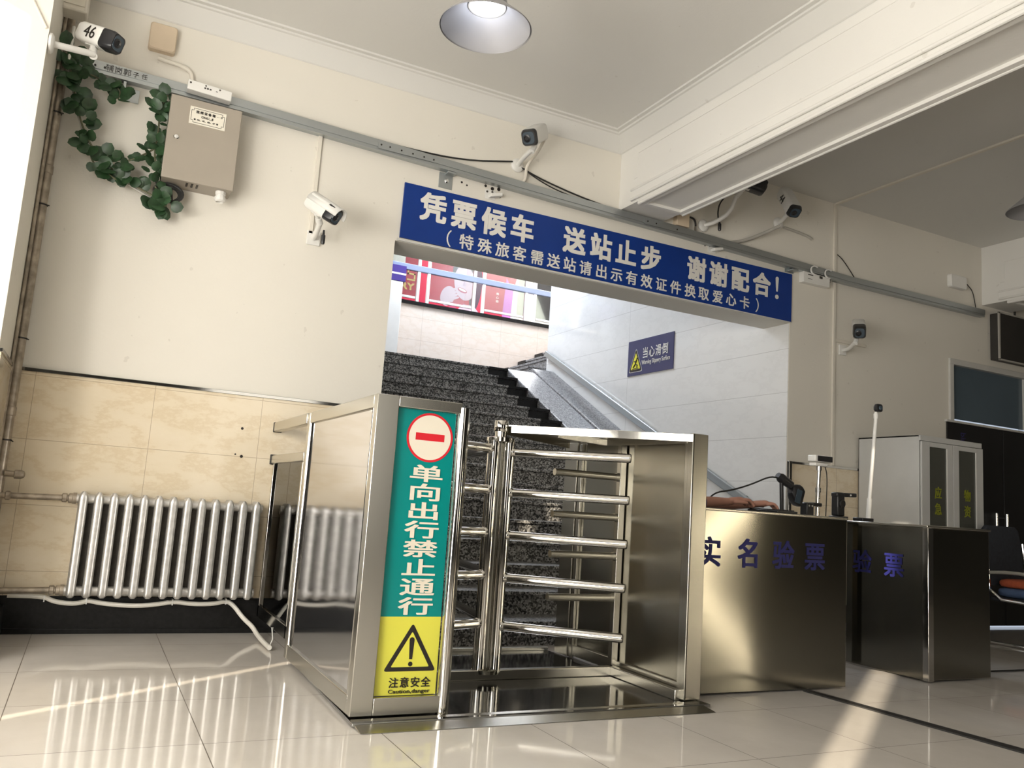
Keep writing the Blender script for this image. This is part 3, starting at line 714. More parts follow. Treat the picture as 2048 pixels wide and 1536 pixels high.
# ------------------------------------------------------------------ trunking runs
k = tag(MB().box(1.040, 1.066, WY-.016, WY-.001, 2.44, 3.10).build('cable_trunking', 'cream_plastic', None, (1.05, WY, 2.44), bevel=.002), 'white vertical cable trunking dropping from the tray to the camera left of the sign', 'trunking', 'cable trunking')
mb = MB().box(5.615, 5.643, WY-.018, WY-.001, 1.352, 2.960).box(5.615, 5.643, WY-.018, WY-.001, 3.040, 3.64).box(5.615, 5.643, WY-.018, WY-.001, 3.64, CZ-.001).box(5.615, 5.643, -3, WY-.02, CZ-.018, CZ-.001).box(5.643, 6.02, WY-.016, WY-.001, 2.432, 2.460)
tag(mb.build('cable_trunking', 'cream_plastic', None, (5.63, WY, 1.36), bevel=.002), 'white cable trunking coming over the ceiling and down the wall right of the stairs', 'trunking', 'cable trunking')

# ------------------------------------------------------------------ boxes on the wall
e = thing('control_cabinet', 'beige steel control box with a white label and round lock, beside the ivy', 'electrical box', (.35, WY, 2.52))
ex0, ex1, ez0, ez1, ey = .150, .545, 2.545, 3.045, 4.98
part('body', MB().box(ex0+.006, ex1-.006, ey+.012, WY-.001, ez0+.004, ez1-.004), 'beige_enamel', e, bevel=.004)
part('door', MB().box(ex0, ex1, ey, ey+.014, ez0, ez1), 'beige_enamel', e, bevel=.004)
lb = part('label_plate', MB().box(.258, .458, ey-.003, ey, 2.895, 3.000), 'label_paper', e, label='white label with black border and writing')
mb = MB()
def frame(x0, x1, z0, z1, t_, cut):
    P = [(x0+cut, z0), (x1-cut, z0), (x1-cut, z0+cut), (x1, z0+cut), (x1, z1-cut), (x1-cut, z1-cut), (x1-cut, z1), (x0+cut, z1), (x0+cut, z1-cut), (x0, z1-cut), (x0, z0+cut), (x0+cut, z0+cut)]
    for a, b_ in zip(P, P[1:] + P[:1]):
        mb.box(min(a[0], b_[0]) - t_, max(a[0], b_[0]) + t_, ey-.0042, ey-.0028, min(a[1], b_[1]) - t_, max(a[1], b_[1]) + t_)
frame(.267, .449, 2.905, 2.990, .0011, .012)
part('label_border', mb, 'ink', lb)
mb = MB()
for i, ch in enumerate('视频设备箱'): cjk(mb, ch, (.300 + i*.0225, ey-.003, 2.971), X, Z, NY, .018, .018, .02)
latin(mb, '-- 8', (.408, ey-.003, 2.965), X, Z, NY, .030, .011)
latin(mb, 'ONU...8', (.322, ey-.003, 2.939), X, Z, NY, .066, .013, .01)
latin(mb, '44、45、46、47', (.300, ey-.003, 2.918), X, Z, NY, .100, .010, .01)
cjk(mb, '含', (.288, ey-.003, 2.923), X, Z, NY, .012, .012); cjk(mb, '号', (.412, ey-.003, 2.923), X, Z, NY, .012, .012)
part('label_lettering', mb, 'ink', lb)
part('lock', MB().lathe((.203, ey, 2.795), NY, [(.015, 0), (.015, .004), (.011, .008), (.004, .009)], 20), 'chrome', e)
mb = MB()
for i in range(3):
    for j in range(3): mb.box(.288 + i*.028, .300 + i*.028, 5.015 + j*.024, 5.030 + j*.024, ez0+.002, ez0+.005)
part('vent_slot', mb, 'sign_black', e)
part('cable_gland', MB().lathe((.485, 5.05, ez0+.004), NZ, [(.03, 0), (.03, .018), (.026, .02), (.026, .03), (.032, .032), (.032, .052), (.022, .062), (.020, .050)], 10), 'white_plastic', e)

jb = thing('junction_strip_box', 'narrow white distribution strip fixed on the cable tray over the beige control box', 'junction box', (.36, 5.1, 3.12))
part('case', MB().obox((.355, 5.065, 3.148), V((.125, 0, -.006)), V((.001, 0, .030)), V((0, .032, 0))), 'white_plastic', jb, bevel=.004)
mb = MB()
mb.box(.322, .332, 5.0305, 5.0332, 3.148, 3.156).box(.337, .347, 5.0305, 5.0332, 3.147, 3.156).box(.352, .362, 5.0305, 5.0332, 3.147, 3.155).box(.388, .398, 5.0305, 5.0332, 3.146, 3.149)
part('print', mb, 'ink', jb)
part('screw', MB().disc((.245, 5.033, 3.165), NY, .006, .002, 10).disc((.33, 5.033, 3.167), NY, .005, .002, 10).disc((.41, 5.033, 3.163), NY, .005, .002, 10), 'screw', jb)
sb = thing('wireless_box', 'small square tan plastic box on the wall near the ceiling, above the tray', 'wall box', (.07, WY, 3.33))
part('case', MB().loft([rrect((.068, yy, 3.432), X, Z, wd, ht, .018, 4) for yy, wd, ht in ((WY-.001, .150, .165), (WY-.042, .150, .165), (WY-.050, .138, .152))]), 'tan_plastic', sb)
part('conduit', MB().tube([(.055, WY-.02, 3.312), (.12, WY-.02, 3.303), (.205, WY-.02, 3.298), (.245, WY-.02, 3.275), (.258, WY-.02, 3.22), (.258, WY-.025, 3.165)], .012, 10, smooth=2), 'cream_plastic', sb)
sb = thing('tan_wall_box', 'small tan box standing on the cable tray under the end of the beam', 'wall box', (3.93, WY, 3.10))
part('case', MB().box(3.865, 3.985, WY-.055, WY-.001, 3.098, 3.215), 'tan_plastic', sb, bevel=.004)
part('hose', MB().tube([(3.985, WY-.03, 3.195), (4.04, WY-.03, 3.195), (4.065, WY-.03, 3.165), (4.065, WY-.03, 3.10)], .008, 8, smooth=2), 'black_rubber', sb)
part('hose_end', MB().cyl((4.065, WY-.03, 3.085), (4.065, WY-.03, 3.13), .010, 10), 'chrome', sb)
sb = thing('white_module_box', 'white module box with small print under the cable tray right of the blue sign', 'wall box', (5.38, WY, 2.88))
part('case', MB().box(5.215, 5.525, WY-.055, WY-.001, 2.885, 2.985), 'white_plastic', sb, bevel=.004)
part('wire', MB().tube([(5.525, WY-.03, 2.93), (5.57, WY-.03, 2.95), (5.575, WY-.03, 3.0)], .004, 6, smooth=1), 'grey_conduit', sb)
mb = MB(); mb.box(5.265, 5.325, WY-.0562, WY-.055, 2.953, 2.961); mb.box(5.40, 5.435, WY-.057, WY-.055, 2.945, 2.967); mb.box(5.265, 5.315, WY-.0562, WY-.055, 2.919, 2.923)
part('print', mb, 'ink', sb)
for i, (nm, x_) in enumerate((('left of two white tie rings round the tray above the white module box', 5.335), ('right of two white tie rings round the tray above the white module box', 5.50))):
    tag(MB().tube([V((x_, 5.098, 3.0)) + V((.05*math.cos(a), -.006, .038*math.sin(a))) for a in [R(60 + 22*q) for q in range(11)]], .007, 8).build('tie_ring', 'white_plastic', None, (x_, 5.098, 3.0)), nm, 'cable tie', 'white tie rings on the tray')
sb = tag(MB().loft([rrect((7.26, yy, 3.26), X, Z, wd, ht, .02, 4) for yy, wd, ht in ((WY-.001, .235, .13), (WY-.035, .235, .13), (WY-.045, .22, .115))]).build('blank_wall_box', 'white_plastic', None, (7.26, WY, 3.2)), 'blank white box on the wall beside the far beam', 'wall box')

# ------------------------------------------------------------------ loose cables
def cable(name, label, pts, r, mat, sm=2, loc=None, cat='cable'):
    return tag(MB().tube(pts, r, 8, smooth=sm).build(name, mat, None, loc or pts[0]), label, cat, 'loose cables')
wy = WY - .012
cable('black_cable', 'black cable lying along the tray and looping up to the camera over the sign', [(.62, wy, 3.165), (1.0, wy, 3.150), (1.35, wy, 3.17), (1.62, wy, 3.158), (2.05, wy, 3.18), (2.42, wy-.005, 3.265)], .006, 'black_rubber')
cable('black_cable', 'upper of two black cables falling from the camera over the sign to the beam', [(2.47, wy, 3.25), (2.62, wy, 3.20), (2.9, wy, 3.15), (3.2, wy, 3.115), (3.40, wy-.01, 3.10)], .006, 'black_rubber')
cable('black_cable', 'lower of two black cables falling from the camera over the sign to the beam', [(2.47, wy-.01, 3.245), (2.66, wy-.01, 3.165), (2.85, wy-.01, 3.125), (3.1, wy-.01, 3.105), (3.30, wy-.01, 3.10)], .0045, 'black_rubber')
cable('black_cable', 'black cable on the tray just right of the beige control box', [(.46, wy, 3.178), (.52, wy, 3.186), (.60, wy, 3.174)], .006, 'black_rubber')
cable('camera_conduit', 'bent grey hose behind the camera over the sign', [(2.575, 4.97, 3.405), (2.565, 5.05, 3.33), (2.52, 5.12, 3.25), (2.53, 5.135, 3.16), (2.50, 5.135, 3.105)], .011, 'cream_plastic')
cable('thin_wire', 'thin dark wire hanging out of the trunking corner onto the tray', [(5.66, wy, 3.22), (5.72, wy, 3.19), (5.80, wy, 3.12), (5.88, wy, 3.04)], .004, 'black_rubber')
cable('thin_wire', 'thin dark wire hanging from the wall beside the blank white box', [(7.42, wy, 3.27), (7.50, wy, 3.22), (7.53, wy, 3.13), (7.55, wy, 3.04)], .004, 'black_rubber')
cable('black_cable', 'black plug lead looping down from the dark camera under the beam', [(4.33, 4.98, 3.47), (4.24, 5.05, 3.36), (4.24, 5.08, 3.27), (4.27, 5.09, 3.19)], .006, 'black_rubber')
cable('camera_conduit', 'curved grey hose rising from the tray to the camera numbered 44', [(4.42, wy, 3.075), (4.58, wy, 3.12), (4.75, wy-.05, 3.21), (4.86, wy-.12, 3.28)], .014, 'grey_conduit')
cable('camera_conduit', 'grey hose fixed to the wall right of the camera numbered 44', [(5.02, wy, 3.335), (5.12, wy, 3.33), (5.30, wy, 3.315), (5.345, wy, 3.295)], .012, 'grey_conduit')
cable('thin_wire', 'thin cable running down the bright left pilaster to the corner bracket', [(-.60, PY-.008, 3.22), (-.52, PY-.008, 3.08), (-.455, PY-.008, 2.97)], .006, 'cream_plastic', 0)
mb = MB()
for i in range(5):
    a0 = random.uniform(0, 6)
    rr = .055 + .006*i
    mb.tube([(.205 + rr*math.cos(a0 + q*.55)*1.05, 5.09 - .006*i, 2.485 + rr*.75*math.sin(a0 + q*.55)) for q in range(13)], .0045, 6, smooth=1)
for i in range(4): mb.tube([(.135 + .02*i, 5.09, 2.63), (.12 + .03*i, 5.085, 2.57), (.17 + .02*i, 5.09, 2.45)], .0045, 6, smooth=1)
tag(mb.build('cable_coil', 'black_rubber', None, (.205, WY, 2.45)), 'coil of black spare cable hanging at the lower left of the beige control box', 'cable', 'loose cables')

# ------------------------------------------------------------------ artificial ivy
iv = thing('ivy_garland', 'artificial green ivy garland hanging from the tray in the left corner', 'ivy', (-.1, 5.1, 2.4))
strands = [
    [(-.40, 5.04, 3.17), (-.36, 5.02, 3.02), (-.33, 5.05, 2.90), (-.27, 5.06, 2.74), (-.20, 5.06, 2.63), (-.10, 5.07, 2.55), (.02, 5.07, 2.49), (.12, 5.07, 2.45), (.20, 5.06, 2.42)],
    [(-.38, 5.03, 3.13), (-.30, 5.03, 3.06), (-.20, 5.04, 3.04), (-.11, 5.05, 3.02), (-.12, 5.05, 2.96)],
    [(.13, 5.06, 3.06), (.10, 5.05, 2.95), (.11, 5.05, 2.82), (.10, 5.05, 2.70), (.13, 5.05, 2.58)],
    [(-.22, 5.06, 2.62), (-.20, 5.05, 2.56), (-.14, 5.05, 2.52), (-.08, 5.05, 2.50), (-.06, 5.05, 2.47)],
    [(-.06, 5.06, 2.60), (.0, 5.05, 2.63), (.06, 5.05, 2.68), (.10, 5.05, 2.72)],
    [(.13, 5.05, 2.50), (.18, 5.05, 2.43), (.21, 5.05, 2.40), (.16, 5.05, 2.385)],
]
mb = MB()
for s_ in strands: mb.tube(s_, .005, 6, smooth=2)
part('stem', mb, 'ivy_stem', iv)
cbl = MB().tube([V(p) + V((.0, .02, -.012)) for p in strands[0]], .007, 8, smooth=2)
part('hidden_wire', cbl, 'grey_conduit', iv)
def leaf(mb, c, d, n, s_):
    d = d.normalized(); n = (n - d*n.dot(d)).normalized(); sd_ = d.cross(n)
    out = [(0, 0), (-.02, .26), (.16, .46), (.46, .50), (.78, .36), (1.0, 0), (.78, -.36), (.46, -.50), (.16, -.46), (-.02, -.26)]
    mid = [(.0, 0), (.25, 0), (.5, 0), (.78, 0)]
    P = [c + d*a*s_ + sd_*b_*s_ + n*(-.35*abs(b_)*abs(b_) + -.10*a*a)*s_ for a, b_ in out]
    Q = [c + d*a*s_ + n*(.03 - .10*a*a)*s_ for a, b_ in mid]
    o = len(mb.v); mb.v += P + Q
    k0 = o + len(P)
    F = [(0,1,k0-o),(1,2,k0+1-o),(1,k0+1-o,k0-o),(2,3,k0+2-o),(2,k0+2-o,k0+1-o),(3,4,k0+3-o),(3,k0+3-o,k0+2-o),(4,5,k0+3-o),
         (0,k0-o,9),(9,k0-o,k0+1-o),(9,k0+1-o,8),(8,k0+1-o,k0+2-o),(8,k0+2-o,7),(7,k0+2-o,k0+3-o),(7,k0+3-o,6),(6,k0+3-o,5)]
    mb.f += [tuple(i + o for i in f) for f in F]
mb = MB()
def leaves(s_, count, sz, spread=.05, t0=0, t1=1):
    n_ = len(s_) - 1
    for _ in range(count):
        t_ = random.uniform(t0, t1)*n_; i = min(int(t_), n_ - 1)
        p = V(s_[i]).lerp(V(s_[i+1]), t_ - i)
        a = random.uniform(0, 2*PI); dd = V((math.cos(a), random.uniform(-.9, .1), math.sin(a)))
        leaf(mb, p + dd*random.uniform(0, spread), dd, V((random.uniform(-.6, .6), -1, random.uniform(-.5, .7))), random.uniform(.75, 1.2)*sz)
leaves(strands[0], 30, .074, .05, 0.02, .26); leaves(strands[0], 24, .070, .045, .25, .62); leaves(strands[0], 13, .066, .045, .62, 1)
leaves(strands[1], 26, .066, .030); leaves(strands[2], 42, .064, .05); leaves(strands[3], 12, .070, .035); leaves(strands[4], 9, .062, .03); leaves(strands[5], 15, .068, .035)
for v_ in mb.v: v_.y = min(v_.y, WY - .004)
for v_ in mb.v:
    if v_.x > .146 and v_.z > 2.54: v_.y = min(v_.y, 5.06); v_.x = min(v_.x, .149)
part('foliage', mb, 'ivy_leaf', iv, smooth=60)

# ------------------------------------------------------------------ surveillance cameras
def cctv(label, mount, mn, path, rear, front, wd, ht, hood=0., body='white_plastic', nose='black_plastic', plate='disc', num=None, snout=.32, armr=.017):
    rear, front = V(rear), V(front); a = (front - rear).normalized(); r = a.cross(Z).normalized(); u = r.cross(a)
    L = (front - rear).length
    o = thing('security_camera', label, 'camera', mount, 'surveillance cameras')
    sec = lambda t_, k, zz=0: rrect(rear + a*(L*t_) + u*zz, r, u, wd*k, ht*k, wd*.22, 4)
    hs = part('housing', MB().loft([sec(0, .62), sec(.03, .86), sec(.12, 1.0), sec(1 - snout, 1.0)]), body, o)
    part('front_bezel', MB().loft([sec(1 - snout - .01, .985), sec(.93, .97), sec(1.0, .86)]), nose, o)
    part('window_pane', MB().loft([sec(.995, .74), sec(1.006, .72)]), 'slate_glass', o)
    fc = rear + a*L
    part('lens', MB().lathe(fc - u*ht*.02 + r*wd*.10, a, [(ht*.23, 0), (ht*.23, .006), (ht*.15, .009), (ht*.12, .004)], 20), nose, o)
    if hood:
        q = []
        for t_ in (.06, 1 + hood): q.append([rear + a*L*t_ + r*(wd*.57*math.cos(b_)) + u*(ht*.06 + ht*.55*math.sin(b_)) for b_ in [R(-5 + 19*i) for i in range(11)]])
        m_ = MB(); m_.loft(q, cap=False, closed=False); hd = part('sun_hood', m_, body, o)
        so_ = hd.modifiers.new('thick', 'SOLIDIFY'); so_.thickness = .004
    if plate == 'disc': part('base_plate', MB().lathe(mount, mn, [(.050, .001), (.050, .012), (.040, .022), (.026, .026)], 24), body if body != 'black_plastic' else 'white_plastic', o)
    else:
        mn_ = V(mn); s1 = mn_.cross(Z).normalized(); part('base_plate', MB().obox(V(mount) + mn_*.008, s1*.042, Z*.045, mn_*.007), 'white_plastic', o, bevel=.003)
    jt = V(path[-1])
    part('arm', MB().tube([V(mount) + V(mn)*.01] + [V(p) for p in path], armr, 12, smooth=1), 'white_plastic', o)
    mid = rear + a*L*.42 - u*ht*.48
    part('pivot', MB().cyl(jt - Z*.012, jt.lerp(mid, .5), .020, 14).cyl(jt.lerp(mid, .4), mid, .014, 12).obox(mid, a*.035, r*.016, u*.006), 'white_plastic', o)
    if num:
        m_ = MB(); side = NY if True else r
        c0 = rear + a*L*.28 + (-r if (-r).y > 0 else r)*0
        sd_ = r if r.dot(V((0, 0, .83)) - rear) > 0 else -r
        ud = a if sd_.cross(u).dot(a) < 0 else -a
        o0 = rear + a*(L*.40) + sd_*(wd*.5 + .0006) - u*ht*.30
        dirx = u.cross(sd_)
        latin(m_, num, o0 - dirx*.034, dirx, u, sd_, .068, ht*.62, .004, .0012)
        part('number', m_, 'sign_black', hs)
    return o
cctv('white surveillance camera marked 46 on a long bracket in the left corner', (PX+.001, 4.50, 2.925), X, [(-.36, 4.54, 2.945), (-.25, 4.62, 2.985)], (-.328, 4.74, 3.142), (-.145, 4.605, 3.068), .096, .104, num='46')
cctv('white surveillance camera with black nose on the plain wall left of the blue sign', (1.075, WY-.001, 2.415), NY, [(1.07, 5.06, 2.42), (1.065, 4.96, 2.465)], (.985, 4.94, 2.585), (1.125, 4.80, 2.462), .095, .105, hood=.10, plate='square', snout=.26)
cctv('white surveillance camera facing forward, above the blue sign left of the beam', (2.465, WY-.001, 3.25), NY, [(2.455, 5.04, 3.265), (2.46, 4.93, 3.285)], (2.555, 4.985, 3.470), (2.385, 4.84, 3.318), .115, .115, snout=.10)
cctv('black surveillance camera half hidden behind the beam', (4.16, WY-.001, 3.165), NY, [(4.22, 5.08, 3.185), (4.30, 5.0, 3.26), (4.31, 4.94, 3.39)], (4.285, 4.93, 3.535), (4.500, 4.83, 3.455), .115, .120, body='black_plastic', snout=.3)
cctv('white surveillance camera marked 44 pointing down at the far end of the beam', (4.96, WY-.001, 3.36), NY, [(4.93, 5.07, 3.36), (4.89, 4.97, 3.38)], (4.835, 4.975, 3.560), (4.800, 4.80, 3.312), .105, .105, num='44', snout=.12)
cctv('small white surveillance camera with black face on the wall right of the stairs', (5.735, WY-.001, 2.37), NY, [(5.72, 5.07, 2.365), (5.64, 4.93, 2.395)], (5.765, 5.01, 2.585), (5.600, 4.85, 2.455), .105, .110, plate='square', snout=.34)
pl = tag(MB().lathe((1.10, 4.99, 2.40), NZ, [(.006, -.03), (.008, 0), (.013, .004), (.013, .05), (.010, .06)], 10).build('cable_plug', 'black_plastic', None, (1.10, 4.99, 2.35)), 'black cable plug hanging under the camera left of the sign', 'plug', 'cable plugs')
tag(MB().lathe((4.275, 5.09, 3.19), NZ, [(.006, -.01), (.010, 0), (.014, .004), (.014, .05), (.010, .06)], 10).build('cable_plug', 'black_plastic', None, (4.275, 5.09, 3.14)), 'black cable plug hanging under the black camera by the beam', 'plug', 'cable plugs')
# loudspeaker at the top left
sp_ = thing('wall_speaker', 'cream box loudspeaker mounted high in the left corner', 'loudspeaker', (-.42, 5.0, 3.34))
part('case', MB().box(-.475, -.325, 4.90, 5.02, 3.335, 3.60), 'cream_plastic', sp_, bevel=.01)
part('grille', MB().box(-.460, -.340, 4.893, 4.90, 3.365, 3.585).lathe((-.40, 4.893, 3.45), NY, [(.052, 0), (.05, .003), (.0, .005)], 28), 'label_paper', sp_, bevel=.004)
part('bracket', MB().box(-.42, -.38, 5.02, WY-.001, 3.42, 3.46), 'cream_plastic', sp_)
sp_ = tag(MB().tube([(-.385, 5.02, 3.30), (-.385, 5.02, 3.10)], .009, 8).build('short_conduit', 'white_plastic', None, (-.385, 5.02, 3.1)), 'short white conduit below the loudspeaker in the left corner', 'conduit')

# ------------------------------------------------------------------ pendant lamps
def lamp(loc, label, on):
    x_, y_, z_ = loc
    o = thing('pendant_lamp', label, 'lamp', (x_, y_, z_), 'pendant lamps')
    m_ = MB(); m_.lathe((x_, y_, z_), Z, [(.200, 0), (.203, .002), (.198, .008), (.085, .108), (.085, .113), (.0825, .108), (.196, .004)], 56, cap=False)
    part('shade', m_, 'lamp_metal', o)
    part('driver_housing', MB().lathe((x_, y_, z_+.108), Z, [(.087, 0), (.087, .02), (.06, .03), (.06, .16), (.03, .18)], 28), 'lamp_metal', o)
    part('led_plate', MB().disc((x_, y_, z_+.106), NZ, .083, .004, 32), 'frame_white', o)
    part('bulb', MB().lathe((x_, y_, z_+.100), NZ, [(.046, 0), (.043, .012), (.024, .022), (.0, .025)], 24), 'bulb_glow' if on else 'frame_white', o)
    part('suspension_rod', MB().cyl((x_, y_, z_+.28), (x_, y_, CZ), .008, 10).disc((x_, y_, CZ-.02), Z, .045, .019, 20), 'lamp_metal', o)
    if on:
        d = bpy.data.lights.new('lamp_light', 'POINT'); d.energy = .45; d.shadow_soft_size = .03; d.color = (.86, .91, 1)
        lo = bpy.data.objects.new('lamp_light', d); COL.objects.link(lo); lo.location = (x_, y_, z_+.050)
    return o
lamp((1.295, 3.125, 2.875), 'grey conical pendant lamp glowing under the ceiling at the top of the picture', True)
lamp((5.65, 3.38, 3.10), 'grey conical pendant lamp in the shaded bay, cut by the right picture edge', False)

# ------------------------------------------------------------------ ticket check counters
c1 = thing('ticket_counter', 'brushed steel ticket counter next to the turnstile with four blue characters', 'counter', (3.14, 3.42, 0), 'ticket check counters')
part('carcass', MB().box(2.622, 3.668, 3.262, 3.46, .012, .872), 'dark_brushed_steel', c1, bevel=.004)
part('front_sheet', MB().box(2.620, 3.670, 3.253, 3.263, .010, .876), 'dark_brushed_steel', c1, bevel=.002)
part('worktop', MB().box(2.615, 3.675, 3.248, 3.49, .874, .888), 'brushed_steel', c1, bevel=.004)
mb = MB()
for ch, x_ in zip('实名验票', (2.735, 2.985, 3.215, 3.435)): cjk(mb, ch, (x_, 3.2528, .676), X, Z, NY, .150, .150, .020)
part('lettering', mb, 'letter_blue', c1)
c2 = thing('ticket_counter', 'brushed steel ticket counter standing alone with a bright corner strip', 'counter', (4.64, 3.58, 0), 'ticket check counters')
part('carcass', MB().box(4.368, 4.920, 3.290, 3.860, .012, .868), 'dark_brushed_steel', c2, bevel=.004)
part('side_sheet', MB().box(4.356, 4.368, 3.31, 3.862, .010, .868), 'dark_brushed_steel', c2, bevel=.002)
part('worktop', MB().box(4.352, 4.926, 3.280, 3.866, .868, .882), 'brushed_steel', c2, bevel=.003)
part('corner_strip', MB().box(4.354, 4.400, 3.278, 3.318, .008, .868), 'polished_steel', c2, bevel=.003)
part('plinth', MB().box(4.362, 4.40, 3.62, 3.88, .002, .030), 'polished_steel', c2)
mb = MB()
for ch, y_ in zip('验票', (3.742, 3.510)): cjk(mb, ch, (4.3558, y_, .636), NY, Z, NX, .145, .150, .020)
part('lettering', mb, 'letter_blue', c2)
dk = thing('staff_desk', 'plain desk behind the ticket counters', 'desk', (3.65, 4.06, 0))
part('worktop', MB().box(3.02, 4.30, 3.82, 4.30, .855, .885), 'wood_desk', dk, bevel=.004)
for x_, y_ in ((3.06, 3.86), (4.24, 3.88), (3.06, 4.26), (4.24, 4.26)): part('leg', MB().box(x_-.02, x_+.02, y_-.02, y_+.02, 0, .856), 'dark_brushed_steel', dk)
DZ = .886
# barcode scanner on its stand
q = thing('barcode_scanner', 'black handheld barcode scanner resting in a stand on the staff desk', 'scanner', (3.68, 3.75, DZ))
part('stand_base', MB().lathe((3.69, 3.75, DZ), Z, [(.055, 0), (.055, .008), (.02, .014)], 24), 'black_plastic', q)
part('stand_pole', MB().cyl((3.69, 3.75, DZ+.01), (3.680, 3.75, 1.095), .012, 12), 'black_plastic', q)
part('grip', MB().tube([(3.650, 3.75, 1.125), (3.68, 3.75, 1.108), (3.715, 3.745, 1.09), (3.75, 3.74, 1.07)], [.020, .030, .028, .026], 12, smooth=1), 'black_plastic', q)
part('head', MB().loft([rrect((3.745 + .02*i, 3.738, 1.045 - .012*i), Y, V((.30, 0, 1)).normalized(), wd, ht, .018, 4) for i, (wd, ht) in enumerate(((.04, .05), (.062, .095), (.066, .120), (.064, .125), (.058, .11)))]), 'black_plastic', q)
part('scan_window', MB().obox((3.775, 3.70, 1.005), V((.02, 0, -.006)), V((.012, 0, .04)), V((0, .002, 0))), 'slate_glass', q)
part('lead', MB().tube([(3.655, 3.75, 1.11), (3.58, 3.75, 1.112), (3.45, 3.76, 1.055), (3.30, 3.76, 1.01), (3.14, 3.74, .985), (3.05, 3.70, .90)], .005, 8, smooth=2), 'black_rubber', q)
# document / id reader
q = thing('document_camera', 'black L shaped document camera on the staff desk by the second counter', 'document camera', (4.20, 3.76, DZ))
part('base', MB().box(4.155, 4.245, 3.72, 3.80, DZ, DZ+.02), 'black_plastic', q, bevel=.004)
part('column', MB().box(4.162, 4.225, 3.73, 3.785, DZ+.02, 1.055), 'black_plastic', q, bevel=.008)
part('arm', MB().obox((4.245, 3.757, 1.042), V((.088, 0, .003)), V((0, .026, 0)), V((-.0005, 0, .013))), 'black_plastic', q, bevel=.006)
part('lens_ring', MB().lathe((4.198, 3.73, .985), NY, [(.026, 0), (.026, .006), (.018, .010), (.016, .004)], 24), 'dark_board', q)
part('lamp_spot', MB().disc((4.275, 3.731, 1.042), NY, .006, .003, 14), 'white_plastic', q)
q = thing('card_reader', 'small black card reader on the staff desk beside the short camera pole', 'card reader', (3.86, 3.72, DZ))
part('body', MB().box(3.815, 3.875, 3.69, 3.75, DZ, .975), 'black_plastic', q, bevel=.008)
part('arm', MB().box(3.87, 3.965, 3.71, 3.735, .955, .978), 'black_plastic', q, bevel=.005)
part('eye', MB().disc((3.832, 3.69, .955), NY, .006, .002, 12).disc((3.858, 3.69, .955), NY, .006, .002, 12), 'grey_conduit', q)
# short pole with box camera
q = thing('face_camera_pole', 'short silver pole with a white box camera on the staff desk', 'camera pole', (4.03, 3.80, DZ))
part('pole', MB().cyl((4.03, 3.80, DZ), (4.035, 3.80, 1.06), .014, 14).cyl((4.035, 3.80, 1.06), (4.043, 3.80, 1.195), .011, 14).lathe((4.035, 3.80, 1.045), Z, [(.017, 0), (.017, .03)], 14).lathe((4.041, 3.80, 1.185), Z, [(.016, 0), (.016, .03), (.008, .04)], 14), 'polished_steel', q)
part('tilt_head', MB().box(3.985, 4.090, 3.775, 3.83, 1.212, 1.232).cyl((4.042, 3.80, 1.19), (4.042, 3.80, 1.215), .010), 'white_plastic', q, bevel=.004)
part('camera_box', MB().box(3.975, 4.125, 3.77, 3.835, 1.238, 1.280), 'white_plastic', q, bevel=.006)
part('camera_face', MB().box(3.995, 4.122, 3.765, 3.771, 1.242, 1.276), 'black_plastic', q)
part('lead', MB().tube([(4.10, 3.81, 1.225), (4.125, 3.81, 1.16), (4.12, 3.81, 1.0), (4.115, 3.81, .89)], .0035, 6, smooth=2), 'black_rubber', q)
for o_, dx, dy in ((bpy.data.objects['barcode_scanner'], .108, .11), (bpy.data.objects['document_camera'], .077, .10), (bpy.data.objects['card_reader'], .16, .14), (q, .105, .10)):
    o_.location.x += dx; o_.location.y += dy
# tall pole with small webcam
q = thing('webcam_pole', 'tall thin silver pole topped by a small black webcam, on the second counter', 'camera pole', (4.44, 3.78, .882))
part('base', MB().box(4.375, 4.475, 3.755, 3.835, .882, .905), 'black_plastic', q, bevel=.004)
part('pole', MB().cyl((4.455, 3.78, .90), (4.465, 3.78, 1.03), .016, 14).cyl((4.465, 3.78, 1.03), (4.520, 3.78, 1.56), .0115, 14).lathe((4.519, 3.78, 1.55), Z, [(.015, 0), (.015, .03), (.007, .045)], 14), 'white_plastic', q)
part('webcam', MB().loft([rrect((4.538, 3.80 - .012*i, 1.622), X, Z, wd, wd, wd*.3, 4) for i, wd in enumerate((.035, .052, .054, .05))]), 'black_plastic', q)
part('lens', MB().lathe((4.540, 3.763, 1.622), NY, [(.015, 0), (.014, .005), (.009, .006)], 18), 'slate_glass', q)
# keyboard
q = thing('keyboard', 'dark computer keyboard under the clerk\'s hands on the first counter', 'keyboard', (3.25, 3.37, .8885))
part('base', MB().box(3.18, 3.32, 3.262, 3.485, .8885, .900), 'black_plastic', q, bevel=.003)
mb = MB()
for i in range(5):
    for j in range(9): mb.box(3.188 + i*.0255, 3.209 + i*.0255, 3.278 + j*.0227, 3.297 + j*.0227, .899, .906)
kk = part('keys', mb, 'dark_board', q); 

